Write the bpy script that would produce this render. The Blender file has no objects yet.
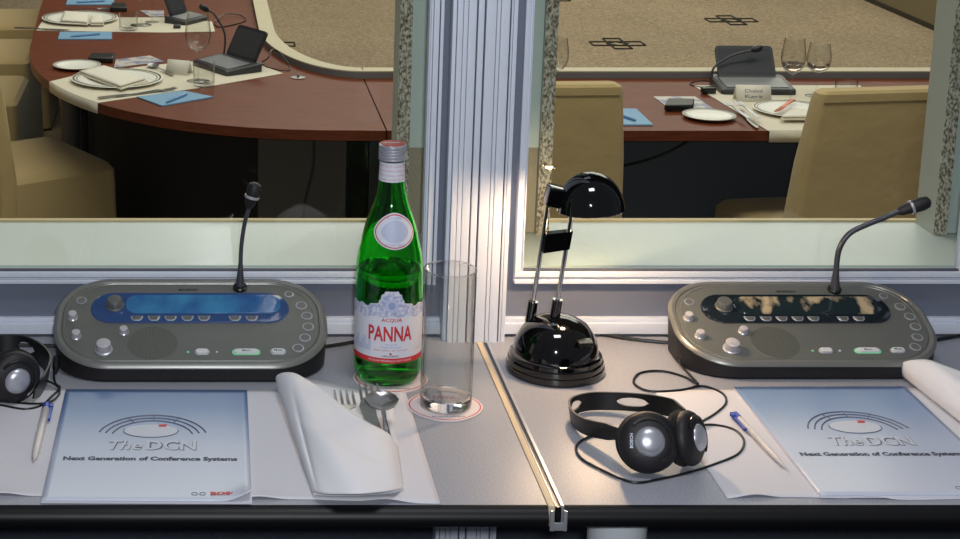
import bpy, bmesh, math, random
from mathutils import Vector, Matrix
random.seed(4)
PI = math.pi
SC = bpy.context.scene
COL = SC.collection
# ------------------------------------------------------------------ camera model (metres, desk top at z = 0.74)
F, PX, PY = 1700.0, 200.0, 100.0
PITCH = math.atan(390 / 1700)
CAM = Vector((0, 0, 1.515))
DESK = 0.74
TAB = 0.4255      # hall table top
HALL = -0.315     # hall floor


def ray(x, y):
    a = (x - PX) / F
    b = (y - PY) / F
    return Vector((a, math.cos(PITCH) - b * math.sin(PITCH), -math.sin(PITCH) - b * math.cos(PITCH)))


def onz(x, y, z):
    r = ray(x, y)
    return CAM + r * ((z - CAM.z) / r.z)


def ony(x, y, Y):
    r = ray(x, y)
    return CAM + r * (Y / r.y)


def onplane(x, y, p0, n):
    r = ray(x, y)
    return CAM + r * ((p0 - CAM).dot(n) / r.dot(n))


# ------------------------------------------------------------------ materials
def lin(c):
    return tuple(((v / 255) / 12.92 if v / 255 <= .04045 else ((v / 255 + .055) / 1.055) ** 2.4) for v in c) + (1.0,)


MATS = {}


def mat(name, c, rough=.5, metal=0, spec=.5, trans=0, ior=1.5, coat=0, noise=None, bump=None, emit=None, sheen=0, alpha=1):
    if name in MATS:
        return MATS[name]
    m = bpy.data.materials.new(name)
    m.use_nodes = True
    nt = m.node_tree
    b = nt.nodes['Principled BSDF']
    b.inputs['Base Color'].default_value = lin(c)
    b.inputs['Roughness'].default_value = rough
    b.inputs['Metallic'].default_value = metal
    b.inputs['Specular IOR Level'].default_value = spec
    b.inputs['Transmission Weight'].default_value = trans
    b.inputs['IOR'].default_value = ior
    b.inputs['Coat Weight'].default_value = coat
    b.inputs['Alpha'].default_value = alpha
    if sheen:
        b.inputs['Sheen Weight'].default_value = sheen
    if emit:
        b.inputs['Emission Color'].default_value = lin(emit[0])
        b.inputs['Emission Strength'].default_value = emit[1]
    tc = nt.nodes.new('ShaderNodeTexCoord')
    if noise:   # (scale, colour2, lo, hi, stretch)
        sc, c2, lo, hi, st = noise
        mp = nt.nodes.new('ShaderNodeMapping')
        mp.inputs['Scale'].default_value = st
        n = nt.nodes.new('ShaderNodeTexNoise')
        n.inputs['Scale'].default_value = sc
        n.inputs['Detail'].default_value = 5
        r = nt.nodes.new('ShaderNodeValToRGB')
        r.color_ramp.elements[0].position = lo
        r.color_ramp.elements[1].position = hi
        r.color_ramp.elements[0].color = lin(c)
        r.color_ramp.elements[1].color = lin(c2)
        nt.links.new(tc.outputs['Object'], mp.inputs[0])
        nt.links.new(mp.outputs[0], n.inputs['Vector'])
        nt.links.new(n.outputs['Fac'], r.inputs[0])
        nt.links.new(r.outputs[0], b.inputs['Base Color'])
    if bump:    # (scale, strength, distance)
        n = nt.nodes.new('ShaderNodeTexNoise')
        n.inputs['Scale'].default_value = bump[0]
        n.inputs['Detail'].default_value = 3
        bp = nt.nodes.new('ShaderNodeBump')
        bp.inputs['Strength'].default_value = bump[1]
        bp.inputs['Distance'].default_value = bump[2]
        nt.links.new(tc.outputs['Object'], n.inputs['Vector'])
        nt.links.new(n.outputs['Fac'], bp.inputs['Height'])
        nt.links.new(bp.outputs[0], b.inputs['Normal'])
    MATS[name] = m
    return m


def thin_glass():
    """thin-walled clear glass: transmits straight through, darker at grazing angles, with fresnel reflection"""
    m = bpy.data.materials.new('thin_glass')
    m.use_nodes = True
    nt = m.node_tree
    nt.nodes.clear()
    o = nt.nodes.new('ShaderNodeOutputMaterial')
    t = nt.nodes.new('ShaderNodeBsdfTransparent')
    lw = nt.nodes.new('ShaderNodeLayerWeight')
    lw.inputs[0].default_value = .5
    r = nt.nodes.new('ShaderNodeValToRGB')
    e = r.color_ramp.elements
    e[0].position = .3
    e[0].color = (.97, .975, .97, 1)
    e[1].position = 1
    e[1].color = (.16, .18, .18, 1)
    k = e.new(.72)
    k.color = (.92, .93, .93, 1)
    g = nt.nodes.new('ShaderNodeBsdfGlossy')
    g.inputs['Roughness'].default_value = .02
    pw = nt.nodes.new('ShaderNodeMath')
    pw.operation = 'POWER'
    pw.inputs[1].default_value = 4.5
    fr = nt.nodes.new('ShaderNodeMath')
    fr.operation = 'MULTIPLY_ADD'
    fr.inputs[1].default_value = .8
    fr.inputs[2].default_value = .035
    nt.links.new(lw.outputs['Facing'], pw.inputs[0])
    nt.links.new(pw.outputs[0], fr.inputs[0])
    mx = nt.nodes.new('ShaderNodeMixShader')
    nt.links.new(lw.outputs['Facing'], r.inputs[0])
    nt.links.new(r.outputs[0], t.inputs[0])
    nt.links.new(fr.outputs[0], mx.inputs[0])
    nt.links.new(t.outputs[0], mx.inputs[1])
    nt.links.new(g.outputs[0], mx.inputs[2])
    nt.links.new(mx.outputs[0], o.inputs[0])
    return m


def pane_mat():
    m = bpy.data.materials.new('pane')
    m.use_nodes = True
    nt = m.node_tree
    nt.nodes.clear()
    o = nt.nodes.new('ShaderNodeOutputMaterial')
    t = nt.nodes.new('ShaderNodeBsdfTransparent')
    t.inputs[0].default_value = (.93, .97, .95, 1)
    g = nt.nodes.new('ShaderNodeBsdfGlossy')
    g.inputs['Roughness'].default_value = .01
    fr = nt.nodes.new('ShaderNodeFresnel')
    fr.inputs[0].default_value = 1.45
    mx = nt.nodes.new('ShaderNodeMixShader')
    nt.links.new(fr.outputs[0], mx.inputs[0])
    nt.links.new(t.outputs[0], mx.inputs[1])
    nt.links.new(g.outputs[0], mx.inputs[2])
    nt.links.new(mx.outputs[0], o.inputs[0])
    return m


M_desk = mat('desk_laminate', (142, 144, 153), .42, noise=(420, (158, 160, 168), .35, .65, (1, 1, 1)))
M_black = mat('black_plastic', (16, 16, 17), .35)
M_edge = mat('black_edge', (10, 10, 14), .45, spec=.3)
M_softblack = mat('soft_black', (20, 18, 22), .55, bump=(300, .25, .001))
M_glossblack = mat('gloss_black', (6, 6, 7), .07, coat=.5)
M_alu = mat('painted_aluminium', (200, 207, 220), .5, metal=.12, noise=(60, (212, 218, 230), .3, .7, (40, 40, .6)))
M_groove = mat('groove_shadow', (70, 72, 84), .6)
M_alu_line = mat('profile_line', (150, 148, 168), .45, metal=.2)
M_panel = mat('grey_panel', (106, 112, 128), .5, bump=(500, .1, .0005))
M_mel = mat('melamine', (202, 208, 204), .4)
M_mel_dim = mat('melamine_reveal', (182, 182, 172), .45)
M_chip = mat('chipboard', (104, 88, 72), .85, noise=(330, (214, 202, 186), .38, .62, (1, 1, .6)), bump=(330, .35, .001))
M_tan = mat('tan_lipping', (206, 182, 140), .5)
M_brownpanel = mat('brown_panel', (176, 160, 140), .8, noise=(500, (150, 136, 116), .3, .7, (1, 1, 1)))
M_chrome = mat('chrome', (215, 215, 215), .12, metal=1)
M_steel = mat('brushed_steel', (180, 178, 176), .3, metal=1)
M_silver = mat('silver_plastic', (186, 188, 196), .33, metal=.6)
M_shell = mat('console_shell', (128, 129, 125), .34, metal=.45)
M_shell_face = mat('console_face', (106, 108, 103), .45, metal=.35)
M_knob = mat('light_knob', (170, 168, 172), .45)
M_darkknob = mat('dark_knob', (112, 114, 112), .35, metal=.5)
M_button = mat('grey_button', (200, 202, 202), .4)
M_display_dark = mat('display_frame', (52, 76, 120), .12, coat=.4)
M_display = mat('display_glass_blue', (40, 74, 122), .12, coat=.4, noise=(22, (62, 124, 160), .35, .65, (1, .6, 1)), emit=((40, 80, 140), .16))
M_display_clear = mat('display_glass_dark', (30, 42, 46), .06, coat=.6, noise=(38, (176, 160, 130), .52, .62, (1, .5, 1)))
M_lcd_dark = mat('display_clear_frame', (26, 34, 40), .07, coat=.6)
M_white = mat('white_cloth', (222, 222, 226), .85, bump=(900, .25, .0006))
M_mat = mat('paper_mat', (206, 205, 210), .9, bump=(1200, .3, .0004))
M_hallcloth = mat('hall_linen', (214, 204, 184), .85, bump=(60, .15, .003))
M_paper = mat('white_paper', (216, 216, 228), .6)
M_china = mat('white_china', (234, 230, 220), .35, spec=.3)
M_rim = mat('dark_plate_rim', (92, 84, 62), .4)
M_wood = mat('mahogany', (92, 42, 20), .42, spec=.18, noise=(5, (118, 56, 28), .3, .75, (2, 14, 4)))
M_woodedge = mat('mahogany_edge', (84, 38, 20), .4, spec=.3, noise=(8, (108, 52, 30), .3, .7, (2, 2, 20)))
M_cream = mat('cream_rim', (196, 184, 156), .6)
M_greyrim = mat('grey_rim', (108, 104, 102), .6)
M_olive = mat('olive_panel', (118, 106, 78), .7)
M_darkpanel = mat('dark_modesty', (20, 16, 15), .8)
M_chair = mat('chair_cover', (182, 156, 108), .9, bump=(14, .35, .012), sheen=.2)
M_device = mat('dark_device', (46, 46, 50), .4)
M_screen = mat('dark_screen', (62, 62, 66), .22)
M_blue = mat('blue_card', (118, 158, 190), .6)
M_penblue = mat('pen_blue', (30, 62, 160), .3)
M_pentip = mat('pen_barrel', (206, 200, 196), .3)
M_penlight = mat('pen_light_blue', (110, 150, 190), .3)
M_red = mat('print_red', (190, 40, 44), .5)
M_redcap = mat('cap_red', (158, 40, 30), .45)
M_inkgrey = mat('ink_grey', (94, 100, 116), .5)
M_inklight = mat('ink_light', (186, 192, 206), .4)
M_inkdark = mat('ink_dark', (40, 44, 70), .5)
M_label = mat('bottle_label', (206, 208, 218), .55)
M_labelblue = mat('label_blue', (138, 150, 192), .55)
M_labelpale = mat('label_pale_blue', (176, 184, 208), .5)
M_labelfil = mat('label_filigree', (150, 160, 194), .55, noise=(260, (206, 208, 220), .4, .62, (1, 1, 1)))
M_coaster = mat('coaster_card', (216, 206, 206), .8)
M_green = mat('bottle_green_glass', (74, 220, 76), .02, trans=1, ior=1.45)
M_water = mat('water', (190, 240, 190), 0, trans=1, ior=1.33)
M_glass = mat('clear_glass', (250, 250, 250), 0, trans=1, ior=1.45)
M_ledgreen = mat('green_light', (130, 200, 160), .4, emit=((60, 230, 120), .12))
M_pipe = mat('white_pipe', (206, 212, 216), .3)
M_pane = pane_mat()
M_thin = thin_glass()
M_lowwall = mat('dark_carpeted_wall', (60, 65, 78), .9, bump=(700, .5, .001), noise=(700, (36, 40, 50), .3, .7, (1, 1, 1)))
M_boothfloor = mat('booth_floor', (36, 38, 44), .95)


def carpet_mat():
    m = bpy.data.materials.new('hall_carpet')
    m.use_nodes = True
    nt = m.node_tree
    b = nt.nodes['Principled BSDF']
    b.inputs['Roughness'].default_value = .95
    tc = nt.nodes.new('ShaderNodeTexCoord')
    n = nt.nodes.new('ShaderNodeTexNoise')
    n.inputs['Scale'].default_value = 55
    n.inputs['Detail'].default_value = 8
    n.inputs['Roughness'].default_value = .8
    n2 = nt.nodes.new('ShaderNodeTexNoise')
    n2.inputs['Scale'].default_value = 1.4
    r = nt.nodes.new('ShaderNodeValToRGB')
    r.color_ramp.elements[0].position = .35
    r.color_ramp.elements[1].position = .65
    r.color_ramp.elements[0].color = lin((112, 94, 72))
    r.color_ramp.elements[1].color = lin((188, 166, 136))
    mx = nt.nodes.new('ShaderNodeMix')
    mx.data_type = 'RGBA'
    mx.blend_type = 'MULTIPLY'
    mx.inputs[0].default_value = .35
    nt.links.new(tc.outputs['Object'], n.inputs['Vector'])
    nt.links.new(tc.outputs['Object'], n2.inputs['Vector'])
    nt.links.new(n.outputs['Fac'], r.inputs[0])
    nt.links.new(r.outputs[0], mx.inputs[6])
    nt.links.new(n2.outputs['Fac'], mx.inputs[7])
    nt.links.new(mx.outputs[2], b.inputs['Base Color'])
    return m


def brochure_mat():
    m = bpy.data.materials.new('brochure_cover')
    m.use_nodes = True
    nt = m.node_tree
    b = nt.nodes['Principled BSDF']
    b.inputs['Roughness'].default_value = .3
    tc = nt.nodes.new('ShaderNodeTexCoord')
    sp = nt.nodes.new('ShaderNodeSeparateXYZ')
    mr = nt.nodes.new('ShaderNodeMapRange')
    mr.inputs['From Min'].default_value = -.145
    mr.inputs['From Max'].default_value = .145
    r = nt.nodes.new('ShaderNodeValToRGB')
    e = r.color_ramp.elements
    e[0].position = 0
    e[0].color = lin((196, 202, 216))
    e[1].position = 1
    e[1].color = lin((88, 116, 160))
    k = e.new(.45)
    k.color = lin((172, 182, 204))
    k = e.new(.8)
    k.color = lin((112, 138, 178))
    nt.links.new(tc.outputs['Object'], sp.inputs[0])
    nt.links.new(sp.outputs['Y'], mr.inputs[0])
    nt.links.new(mr.outputs[0], r.inputs[0])
    nt.links.new(r.outputs[0], b.inputs['Base Color'])
    return m


M_carpet = carpet_mat()
M_broch = brochure_mat()


# ------------------------------------------------------------------ mesh builder
class MB:
    def __init__(s):
        s.v = []
        s.f = []

    def add(s, vs, fs):
        o = len(s.v)
        s.v += [tuple(v) for v in vs]
        s.f += [tuple(i + o for i in f) for f in fs]
        return s

    def box(s, lo, hi, bev=0):
        if bev:
            bm = bmesh.new()
            bmesh.ops.create_cube(bm, size=1)
            for v in bm.verts:
                v.co = Vector([(lo[i] + hi[i]) / 2 + v.co[i] * (hi[i] - lo[i]) for i in range(3)])
            bmesh.ops.bevel(bm, geom=bm.edges[:], offset=bev, segments=3, profile=.6, affect='EDGES')
            bm.verts.ensure_lookup_table()
            s.add([v.co[:] for v in bm.verts], [[v.index for v in f.verts] for f in bm.faces])
            bm.free()
            return s
        x0, y0, z0 = lo
        x1, y1, z1 = hi
        return s.add([(x0, y0, z0), (x1, y0, z0), (x1, y1, z0), (x0, y1, z0), (x0, y0, z1), (x1, y0, z1), (x1, y1, z1), (x0, y1, z1)],
                     [(0, 3, 2, 1), (4, 5, 6, 7), (0, 1, 5, 4), (1, 2, 6, 5), (2, 3, 7, 6), (3, 0, 4, 7)])

    def loft(s, rings, cap0=True, cap1=True, closed=True):
        n = len(rings[0])
        vs = [p for r in rings for p in r]
        fs = []
        for k in range(len(rings) - 1):
            for i in range(n if closed else n - 1):
                j = (i + 1) % n
                fs.append((k * n + i, k * n + j, (k + 1) * n + j, (k + 1) * n + i))
        if cap0:
            fs.append(tuple(reversed(range(n))))
        if cap1:
            fs.append(tuple(range((len(rings) - 1) * n, len(rings) * n)))
        return s.add(vs, fs)

    def lathe(s, prof, n=48, c=(0, 0, 0), axis=(0, 0, 1), cap0=True, cap1=True):
        q = Vector((0, 0, 1)).rotation_difference(Vector(axis).normalized())
        rings = []
        for r, z in prof:
            rings.append([Vector(c) + q @ Vector((r * math.cos(2 * PI * i / n), r * math.sin(2 * PI * i / n), z)) for i in range(n)])
        return s.loft(rings, cap0, cap1)

    def tube(s, pts, r, n=10, caps=True):
        pts = [Vector(p) for p in pts]
        rr = r if isinstance(r, (list, tuple)) else [r] * len(pts)
        rings = []
        up = None
        for i, p in enumerate(pts):
            t = (pts[min(i + 1, len(pts) - 1)] - pts[max(i - 1, 0)]).normalized()
            if up is None:
                up = t.orthogonal().normalized()
            up = (up - t * up.dot(t))
            up = up.normalized() if up.length > 1e-6 else t.orthogonal().normalized()
            w = t.cross(up)
            rings.append([p + (up * math.cos(2 * PI * k / n) + w * math.sin(2 * PI * k / n)) * rr[i] for k in range(n)])
        return s.loft(rings, caps, caps)

    def prism(s, pts, z0, z1):
        return s.loft([[(p[0], p[1], z0) for p in pts], [(p[0], p[1], z1) for p in pts]])

    def grid(s, fn, nu, nv):
        vs = [fn(i / nu, j / nv) for j in range(nv + 1) for i in range(nu + 1)]
        fs = [(j * (nu + 1) + i, j * (nu + 1) + i + 1, (j + 1) * (nu + 1) + i + 1, (j + 1) * (nu + 1) + i) for j in range(nv) for i in range(nu)]
        return s.add(vs, fs)

    def xf(s, fn):
        s.v = [tuple(fn(Vector(v))) for v in s.v]
        return s

    def build(s, name, m, parent=None, angle=35, world=False, origin=None, flat=False):
        me = bpy.data.meshes.new(name)
        off = Vector((0, 0, 0))
        if origin is not None:
            off = Vector(origin)
        elif world and parent is not None:
            off = WORLD.get(parent.name, Vector((0, 0, 0)))
        me.from_pydata([tuple(Vector(v) - off) for v in s.v], [], s.f)
        me.update()
        bm = bmesh.new()
        bm.from_mesh(me)
        bmesh.ops.recalc_face_normals(bm, faces=bm.faces[:])
        bm.to_mesh(me)
        bm.free()
        if not flat:
            me.shade_smooth()
            me.set_sharp_from_angle(angle=math.radians(angle))
        me.materials.append(m)
        o = bpy.data.objects.new(name, me)
        COL.objects.link(o)
        if parent:
            o.parent = parent
            if not world:
                pass
        if origin is not None:
            o.location = off
        WORLD[o.name] = off
        return o


WORLD = {}


def tag(o, label=None, cat=None, group=None, kind=None):
    if label:
        o['label'] = label
    if cat:
        o['category'] = cat
    if group:
        o['group'] = group
    if kind:
        o['kind'] = kind
    return o


def thing(name, label, cat, loc=(0, 0, 0), rz=0, group=None):
    o = bpy.data.objects.new(name, None)
    o.empty_display_size = .05
    COL.objects.link(o)
    o.location = loc
    o.rotation_euler = (0, 0, rz)
    WORLD[o.name] = Vector(loc)
    return tag(o, label, cat, group)


def copy_tree(o, parent=None):
    c = o.copy()
    COL.objects.link(c)
    if parent:
        c.parent = parent
    for ch in list(o.children):
        copy_tree(ch, c)
    return c


def solidify(o, t, off=0):
    md = o.modifiers.new('Solidify', 'SOLIDIFY')
    md.thickness = t
    md.offset = off
    return o


def smooth_path(pts, n=8):
    pts = [Vector(p) for p in pts]
    out = []
    P = [pts[0] * 2 - pts[1]] + pts + [pts[-1] * 2 - pts[-2]]
    for i in range(1, len(P) - 2):
        a, b, c, d = P[i - 1], P[i], P[i + 1], P[i + 2]
        for k in range(n):
            t = k / n
            out.append(.5 * ((2 * b) + (c - a) * t + (2 * a - 5 * b + 4 * c - d) * t * t + (3 * b - a - 3 * c + d) * t ** 3))
    out.append(pts[-1])
    return out


def rrect(hx, hy, r, n=12, cx=0, cy=0):
    r = max(min(r, hx - 1e-5, hy - 1e-5), 1e-4)
    out = []
    for q, (sx, sy) in enumerate([(1, 1), (-1, 1), (-1, -1), (1, -1)]):
        for k in range(n + 1):
            a = PI / 2 * (q + k / n)
            out.append((cx + sx * (hx - r) + r * math.cos(a), cy + sy * (hy - r) + r * math.sin(a)))
    return out


def text_mb(txt, w, h, bold=0, shear=0, depth=.0002, spacing=1.0):
    """text fitted to a box w x h centred on the origin, in the xy plane"""
    cu = bpy.data.curves.new('txt', 'FONT')
    cu.body = txt
    cu.size = 1
    cu.offset = bold
    cu.shear = shear
    cu.space_character = spacing
    cu.resolution_u = 2
    o = bpy.data.objects.new('txt', cu)
    COL.objects.link(o)
    dg = bpy.context.evaluated_depsgraph_get()
    me = bpy.data.meshes.new_from_object(o.evaluated_get(dg))
    vs = [Vector(v.co) for v in me.vertices]
    fs = [tuple(p.vertices) for p in me.polygons]
    bpy.data.objects.remove(o)
    bpy.data.meshes.remove(me)
    bpy.data.curves.remove(cu)
    x0 = min(v.x for v in vs)
    x1 = max(v.x for v in vs)
    y0 = min(v.y for v in vs)
    y1 = max(v.y for v in vs)
    mb = MB()
    mb.add([((v.x - (x0 + x1) / 2) * w / (x1 - x0), (v.y - (y0 + y1) / 2) * h / (y1 - y0), depth) for v in vs], fs)
    return mb


# ================================================================== THE SETTING
WY = 2.045          # booth front wall plane
def struct(name, mb, m, **k):
    o = mb.build(name, m, **k)
    tag(o, kind='structure')
    return o


struct('floor', MB().box((-5, -6, -.12), (6, 2.0445, 0)), M_boothfloor)
hallfloor = struct('floor_hall', MB().box((-6, 2.26, HALL - .1), (9, 15, HALL)), M_carpet)
struct('wall_hall_far', MB().box((-6, 15, HALL - .1), (9, 15.15, 3.4)), mat('hall_wall', (176, 160, 132), .8))
struct('wall_hall_left', MB().box((-6.15, 2.26, HALL - .1), (-6, 15.15, 3.4)), MATS['hall_wall'])
struct('wall_hall_right', MB().box((9, 2.26, HALL - .1), (9.15, 15.15, 3.4)), MATS['hall_wall'])

# booth front wall: grey panels
LW0, LW1 = -.285, .2815     # left window: outer frame x
RW0, RW1 = .3956, .968
Zs, Zt = DESK + .071, 1.95
PB = WY + .012
low = MB().box((-1.2, WY, .0), (1.7, PB, .722))
struct('wall_front_lower', low, M_lowwall)
up = MB()
up.box((-1.2, WY, .722), (1.7, PB, Zs))                       # strip over the desk
up.box((-1.2, WY, Zs), (LW0, PB, 2.1))
up.box((LW1, WY, Zs), (RW0, PB, 2.1))
up.box((RW1, WY, Zs), (1.7, PB, 2.1))
up.box((LW0, WY, Zt), (LW1, PB, 2.1))
up.box((RW0, WY, Zt), (RW1, PB, 2.1))
struct('wall_front', up, M_panel)


def frame_trim(name, x0, x1, lx, rx):
    """aluminium window frame; lx / rx are the inner edges"""
    t = WY - .012
    mb = MB()
    zb = DESK + .087
    mb.box((x0, t, Zs), (x1, WY + .006, Zs + .0055), .001)
    mb.box((x0, t + .004, Zs + .0055), (x1, WY + .006, zb - .0065))
    mb.box((x0, t, zb - .0075), (x1, WY + .006, zb), .001)
    for a, b in ((x0, lx), (rx, x1)):
        w = b - a
        mb.box((a, t, zb), (a + w * .62, WY + .006, Zt), .0012)
        mb.box((a + w * .62, t + .004, zb), (b - w * .12, WY + .006, Zt))
        mb.box((b - w * .12, t + .001, zb), (b, WY + .006, Zt), .0004)
    mb.box((x0, t, Zt - .02), (x1, WY + .006, Zt), .001)
    o = struct(name, mb, M_alu)
    g = MB()
    g.box((lx - .001, WY - .009, zb), (rx + .001, WY - .003, zb + .0022))
    g.box((x0 + .001, t + .0032, Zs + .0072), (x1 - .001, t + .0045, Zs + .0085))
    g.build('gasket', M_groove, o)
    return o


w1 = struct('window_1', MB().box((LW0 + .008, WY - .002, DESK + .087), (LW1 + .0015, WY + .002, Zt - .02)), M_pane)
w2 = struct('window_2', MB().box((RW0 + .009, WY - .002, DESK + .087), (RW1 - .012, WY + .002, Zt - .02)), M_pane)
frame_trim('trim_1', LW0, LW1, LW0 + .012, LW1 - .0026)
frame_trim('trim_2', RW0, RW1, RW0 + .0105, RW1 - .0135)
# left window's right upright: profile sits outside the pane edge
mb = MB()
mb.box((LW1, WY - .012, Zs), (LW1 + .0018, WY + .004, 1.95))
mb.box((LW1 + .0022, WY - .016, Zs), (LW1 + .0090, WY + .004, 1.95), .0008)
mb.box((LW1 + .0104, WY - .016, Zs), (LW1 + .0145, WY + .004, 1.95), .0008)
o = struct('trim_3', mb, M_alu)
MB().box((LW1 + .001, WY - .011, Zs), (LW1 + .0146, WY - .003, 1.95)).build('groove', M_groove, o)

# the post between the two booth windows
post = MB()
Yf = WY - .03
segs = [(305, 309.6, 4), (310.2, 316.8, 0), (317.4, 322.8, 0), (323.4, 333, 0), (335.2, 342.4, 1), (344.6, 356.8, 0), (357.5, 361.8, 0),
        (362.4, 373, 0), (375.2, 377.5, 2), (378, 383, 2)]
for a, b, d in segs:
    post.box((a / 1000, Yf + d / 1000, 0), (b / 1000, WY + .004, 2.1), .0006)
o = struct('trim_4', post, M_alu)
MB().box((.306, Yf + .006, 0), (.3825, WY + .002, 2.1)).build('groove', M_groove, o)
# lower rail on the wall just over the desk
for k, (a, b) in enumerate(((-1.2, .3045), (.3835, 1.7))):
    mb = MB()
    mb.box((a, WY - .012, DESK + .004), (b, WY + .001, DESK + .0185), .0012)
    mb.box((a, WY - .007, DESK + .0185), (b, WY + .001, DESK + .024), .0012)
    struct('trim_%d' % (5 + k), mb, M_alu)

# chipboard lined opening of the hall wall
ZL = DESK + .087
struct('trim_7', MB().box((-1.2, WY + .014, ZL - .02), (1.7, 2.246, ZL)), M_mel)      # ledge
struct('trim_8', MB().box((-1.2, 2.246, ZL - .02), (1.7, 2.256, ZL + .003), .001), M_tan)
struct('wall_hall_near', MB().box((-1.2, 2.2, HALL), (1.7, 2.244, ZL - .021)), M_darkpanel)


def jamb(name, x0, x1):
    mb = MB()
    mb.box((x0, 2.187, ZL + .0005), (x1, 2.2455, 2.1))
    o = struct(name, mb, M_mel_dim)
    MB().box((x0 + .0002, 2.1855, ZL + .0005), (x1 - .0002, 2.187, 2.1)).build('chipboard_edge', M_chip, o)
    return o


jamb('trim_9', .261, .278)
jamb('trim_10', .4515, .4685)
jamb('trim_11', .9855, 1.003)
mb = MB().box((.2785, 2.193, DESK + .207), (.451, 2.24, 2.1))
struct('wall_hall_pier', mb, M_mel)
struct('wall_hall_pier_lower', MB().box((.2785, 2.196, ZL + .001), (.451, 2.24, DESK + .2065)), M_brownpanel)
struct('wall_hall_side', MB().box((1.0035, 2.193, ZL + .001), (1.7, 2.24, 2.1)), M_mel)

# ================================================================== DESKS
D0 = 1.563
SEAM = .3545


def desk(name, x0, x1, label, drop):
    t = thing(name, label, 'desk', ((x0 + x1) / 2, D0 + .2, DESK))
    MB().box((x0, D0 + .004, DESK - .019), (x1, WY - .013 + .012, DESK), .0008).build('worktop', M_desk, t, world=True)
    pts = []
    e = MB()
    prof = [(D0 + .004, DESK), (D0 - .002, DESK - .001), (D0 - .0075, DESK - .006), (D0 - .009, DESK - .012), (D0 - .0075, DESK - .018), (D0 - .002, DESK - .021), (D0 + .004, DESK - .021)]
    e.loft([[(x0, y, z) for y, z in prof], [(x1, y, z) for y, z in prof]])
    e.build('edge_strip', M_edge, t, world=True)
    return t


dl = desk('interpreter_desk', -.75, SEAM - .0072, 'grey laminate desk left of the aluminium seam, under the bottle and left console', 0)
dr = desk('interpreter_desk', SEAM + .0088, 1.55, 'grey laminate desk right of the aluminium seam, under the lamp and right console', 0)
# joining strip between both desks
s = thing('joining_strip', 'beige and silver joining strip running between the two grey desks', 'strip', (SEAM, D0, DESK))
MB().box((SEAM - .007, D0 - .002, DESK - .02), (SEAM - .0005, WY - .031, DESK + .0012), .0004).build('beige_strip', mat('beige_strip', (204, 184, 152), .5), s, world=True)
MB().box((SEAM - .0004, D0 - .002, DESK - .02), (SEAM + .0060, WY - .031, DESK + .0002)).build('black_gap', M_black, s, world=True)
MB().box((SEAM - .0003, D0 - .002, DESK - .02), (SEAM + .0012, WY - .031, DESK + .0014), .0004).box((SEAM + .0048, D0 - .002, DESK - .02), (SEAM + .0085, WY - .031, DESK + .0018), .0004).build('silver_strip', M_silver, s, world=True)
mb = MB().box((SEAM - .007, D0 - .0125, DESK - .0205), (SEAM - .003, D0 - .0095, DESK + .001), .0006)
mb.box((SEAM + .0060, D0 - .0125, DESK - .0205), (SEAM + .0100, D0 - .0095, DESK + .001), .0006)
mb.box((SEAM - .007, D0 - .0115, DESK - .0205), (SEAM + .0100, D0 - .0095, DESK - .012), .0006)
mb.build('end_clip', M_silver, s, world=True)

# white tubular leg below the right desk
a = ony(617, 530, 1.66)
lg = MB().lathe([(.031, -DESK), (.031, -.0235)], 32, (a.x, 1.66, DESK))
lg.lathe([(.034, -.0232), (.034, -.0215)], 32, (a.x, 1.66, DESK))
lg.build('leg', M_pipe, dr, world=True)['label'] = 'white round tubular leg'


# ================================================================== CONSOLES
SL = math.atan((.077 - .0215) / .148)
CA, SA = math.cos(SL), math.sin(SL)
CXL, CYL = -.0115, 1.880
HZ = .0215


def P(u, w, h=0):
    return Vector((u, w * CA - h * SA, HZ + w * SA + h * CA))


_p0 = Vector((CXL, CYL, DESK + HZ))
_n = Vector((0, -SA, CA))


def feat(zx, zy):
    q = onplane(40 + zx / 3.2, 260 + zy / 3.2, _p0, _n) - _p0
    return q.x, q.y / CA


def pl_prism(mb, pts, rings):
    """rings: (scale_offset, h)"""
    cx = sum(p[0] for p in pts) / len(pts)
    cy = sum(p[1] for p in pts) / len(pts)
    R = []
    for k, h in rings:
        R.append([P(cx + (p[0] - cx) * k, cy + (p[1] - cy) * k, h) for p in pts])
    return mb.loft(R)


def disc(cx, cy, r, n=32):
    return [(cx + r * math.cos(2 * PI * i / n), cy + r * math.sin(2 * PI * i / n)) for i in range(n)]


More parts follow.
